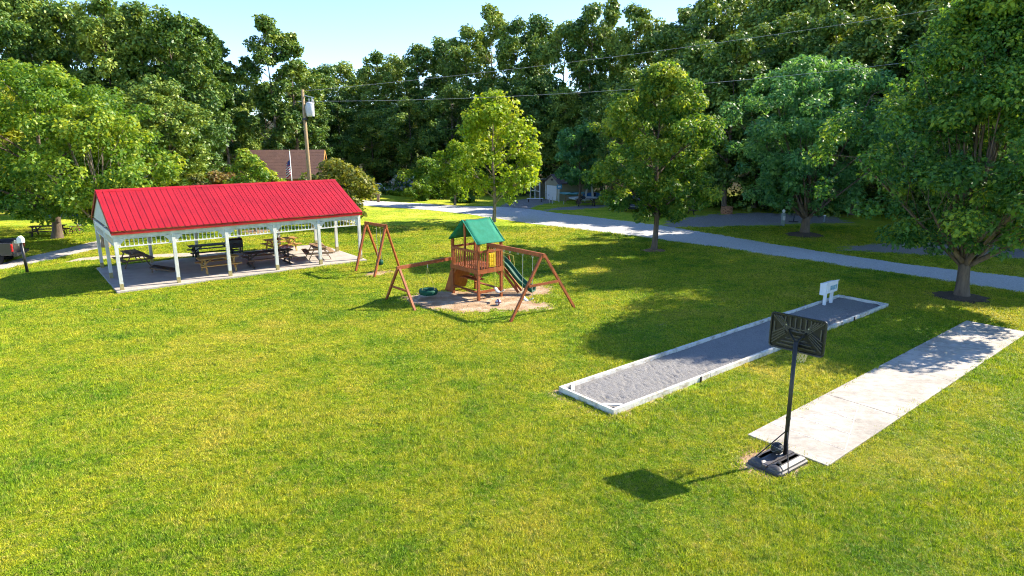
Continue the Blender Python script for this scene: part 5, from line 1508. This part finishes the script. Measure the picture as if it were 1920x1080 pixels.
# ------------------------------------------------------------------ small things on the left lawn
picnic_table('dark picnic table under the broad bright tree', G(92, 443), 0.30, 'wood_dark', 2.2)
lp = thing('box_post', 'black post carrying a white box beside the gravel lane', 'post', G(52, 512))
part('post', MB().tube([(0, 0, -.1), (-.06, 0, 1.62)], [0.075, 0.07], 10), 'black_metal', lp, True)
part('box', MB().prism([(-.19, 1.60), (.07, 1.60), (.07, 1.84), (-.06, 1.96), (-.19, 1.84)], -.11, .11, 'y'), 'white_paint', lp, bevel=.01)
part('bracket', MB().beam((-.06, 0, 1.60), (-.40, 0, 1.66), .06, .16), 'white_worn', lp)
bkp = G(141, 439)
bi = thing('child_bicycle', 'small pink and white bicycle standing on the grass', 'bicycle', bkp, 0.5)
for x in (-.32, .32):
    w_ = part('wheel', MB().tube([(x + .2 * math.cos(a), 0, .22 + .2 * math.sin(a)) for a in [2 * math.pi * k / 16 for k in range(17)]], 0.025, 6), 'tyre', bi)
    part('spokes', MB().box(x, 0, .22, .34, .01, .02).box(x, 0, .22, .02, .01, .34), 'chrome', w_)
part('frame', MB().tube([(-.32, 0, .22), (-.1, 0, .52), (.22, 0, .58), (.02, 0, .25), (-.32, 0, .22)], 0.03, 6).tube([(.32, 0, .22), (.20, 0, .72)], 0.03, 6), 'pink', bi)
part('handlebar', MB().tube([(.16, -.24, .80), (.22, -.1, .74), (.22, .1, .74), (.16, .24, .80)], 0.022, 6), 'white_paint', bi)
part('saddle', MB().box(-.14, 0, .58, .22, .13, .05), 'white_paint', bi, bevel=.02)
part('basket', MB().box(.36, 0, .66, .18, .24, .16), 'white_paint', bi, bevel=.02)
q = AT(116, 425, 57); q.z = float(terr(q.x, q.y))
bt = thing('tent', 'small blue tent in shade beyond the picnic table', 'tent', q, 0.2)
part('canopy', MB().loft([[(-1.1, -.9, 0), (1.1, -.9, 0), (1.1, .9, 0), (-1.1, .9, 0)], [(-.8, -.65, .7), (.8, -.65, .7), (.8, .65, .7), (-.8, .65, .7)], [(-.15, -.1, 1.15), (.15, -.1, 1.15), (.15, .1, 1.15), (-.15, .1, 1.15)]]), 'blue_fabric', bt)
part('door_flap', MB().add([(-.3, -.92, .02), (.3, -.92, .02), (0, -.68, .7)], [(0, 1, 2)]), 'teal_fabric', bt)

# fence and signs behind the road
f0, f1, f2 = G(684, 373), G(696, 377), G(709, 379)
fe = thing('rail_fence', 'short wooden rail fence beside the gravel road', 'fence', f0)
for f_ in (Vector((-2.2, 1.2, 0)), Vector((0, 0, 0)), f1 - f0, f2 - f0):
    part('post', MB().box(f_.x, f_.y, 0.55, 0.22, 0.22, 1.2), 'wood_tan', fe)
pts = [Vector((-2.2, 1.2, 0)), Vector((0, 0, 0)), f1 - f0, f2 - f0]
for a, b in zip(pts, pts[1:]):
    part('rail', MB().beam(a + Vector((0, -.05, .95)), b + Vector((0, -.05, .95)), 0.10, 0.16), 'wood_tan', fe)
gs = thing('green_sign', 'small green sign board at the fence end', 'sign', (f2.x + .15, f2.y - .1, f2.z))
part('post', MB().box(0, 0, .55, .12, .10, 1.1), 'wood_tan', gs); part('board', MB().box(-.15, -.07, 1.20, .72, .05, .36), 'green_plastic', gs)
q = G(733, 357)
tw = thing('banded_ornament', 'white and dark banded tapering lawn ornament before the wood', 'ornament', q)
for k in range(8):
    r0, r1 = 0.46 - .034 * k, 0.46 - .034 * (k + 1)
    part('band', MB().lathe([(r0, .22 * k), (r1 + .004, .22 * (k + 1) - .004)], 14, (0, 0, 0.02)), 'white_paint' if k % 2 == 0 else 'wood_black', tw)
part('lantern', MB().lathe([(.14, 1.78), (.14, 1.98), (.02, 2.12)], 10), 'wood_black', tw)
def hedge():
    rng = np.random.default_rng(8); cc = []; cr = []
    a, b = G(698, 362), G(772, 370)
    for i in range(44):
        p = a.lerp(b, i / 43); cc.append((p.x + rng.normal(0, .15), p.y + rng.normal(0, .25), p.z + rng.uniform(.12, .42))); cr.append(rng.uniform(.25, .42))
    tag(put('flower_border', leaf_cloud('flower_border', rng, cc, cr, 2600, .2, 'young', .8, .45)), 'low yellow-green plant border along the far lawn', 'plants')
hedge()

# right-hand camp: lounge chairs, brick fire ring, pedestals
def lounge(label, px, py, rz, mat):
    t = thing('lounge_chair', label, 'chair', G(px, py), rz)
    part('seat', MB().beam((-.35, 0, .38), (.45, 0, .36), .55, .04), mat, t); part('backrest', MB().beam((-.35, 0, .38), (-.95, 0, .95), .55, .04), mat, t); part('leg_rest', MB().beam((.45, 0, .36), (1.0, 0, .22), .5, .04), mat, t)
    for x in (-.4, .5):
        for s in (-1, 1): part('leg', MB().beam((x, s * .26, 0), (x - .1, s * .26, .38), .03, .03), 'chrome', t)
lounge('light blue lounge chair left of the slim maple', 1163, 397, 2.7, 'kayak_blue')
lounge('dark blue lounge chair right of the slim maple trunk', 1246, 401, 0.2, 'blue_fabric')
q = G(1283, 402)
picnic_table('dark picnic table half hidden under the slim maple crown', q, 0.2, 'wood_dark', 1.9)
q = G(1362, 401)
fr = thing('brick_pit', 'orange brick fire pit at the back of the gravel site', 'fire pit', q)
brk_me = MB().box(0, 0, 0, 0.30, 0.13, 0.125).mesh('brick', 'brick_orange')
for row in range(5):
    for k in range(9):
        a = 2 * math.pi * (k + .5 * (row % 2)) / 9
        put('brick', brk_me, fr, (.46 * math.cos(a), .46 * math.sin(a), .075 + row * .135), (0, 0, a + R90))
part('ash_bed', MB().lathe([(.38, .02), (.36, .12)], 14), 'court_gravel' if False else 'wood_dark', fr)
q = G(1467, 424)
pe = thing('utility_pedestal', 'grey green service pedestal with small lamp beside the bluish maple', 'pedestal', q)
part('column', MB().lathe([(.16, 0), (.16, .95), (.15, 1.02), (.08, 1.07)], 14), 'pedestal', pe, True)
part('lamp', MB().lathe([(.05, 1.07), (.11, 1.14), (.12, 1.24), (.04, 1.32)], 12), 'white_paint', pe, True)
part('panel', MB().box(0, -.165, .65, .18, .03, .34), 'galv', pe)
q = G(1488, 416)
pe2 = thing('iron_grill_post', 'small dark post grill beyond the bluish maple', 'grill', q)
part('stem', MB().tube([(0, 0, 0), (0, 0, .55)], .04, 8), 'black_metal', pe2); part('tray', MB().box(0, 0, .62, .5, .35, .16), 'black_metal', pe2); part('footing', MB().lathe([(.4, 0), (.36, .05)], 12), 'wood_dark', pe2)
q = G(1545, 416)
pe3 = thing('water_spigot', 'small white topped water post right of the bluish maple', 'post', q)
part('stem', MB().box(0, 0, .25, .09, .09, .5), 'pedestal', pe3); part('cap', MB().box(0, 0, .52, .13, .13, .08), 'white_paint', pe3)
print('objects', len(bpy.data.objects))
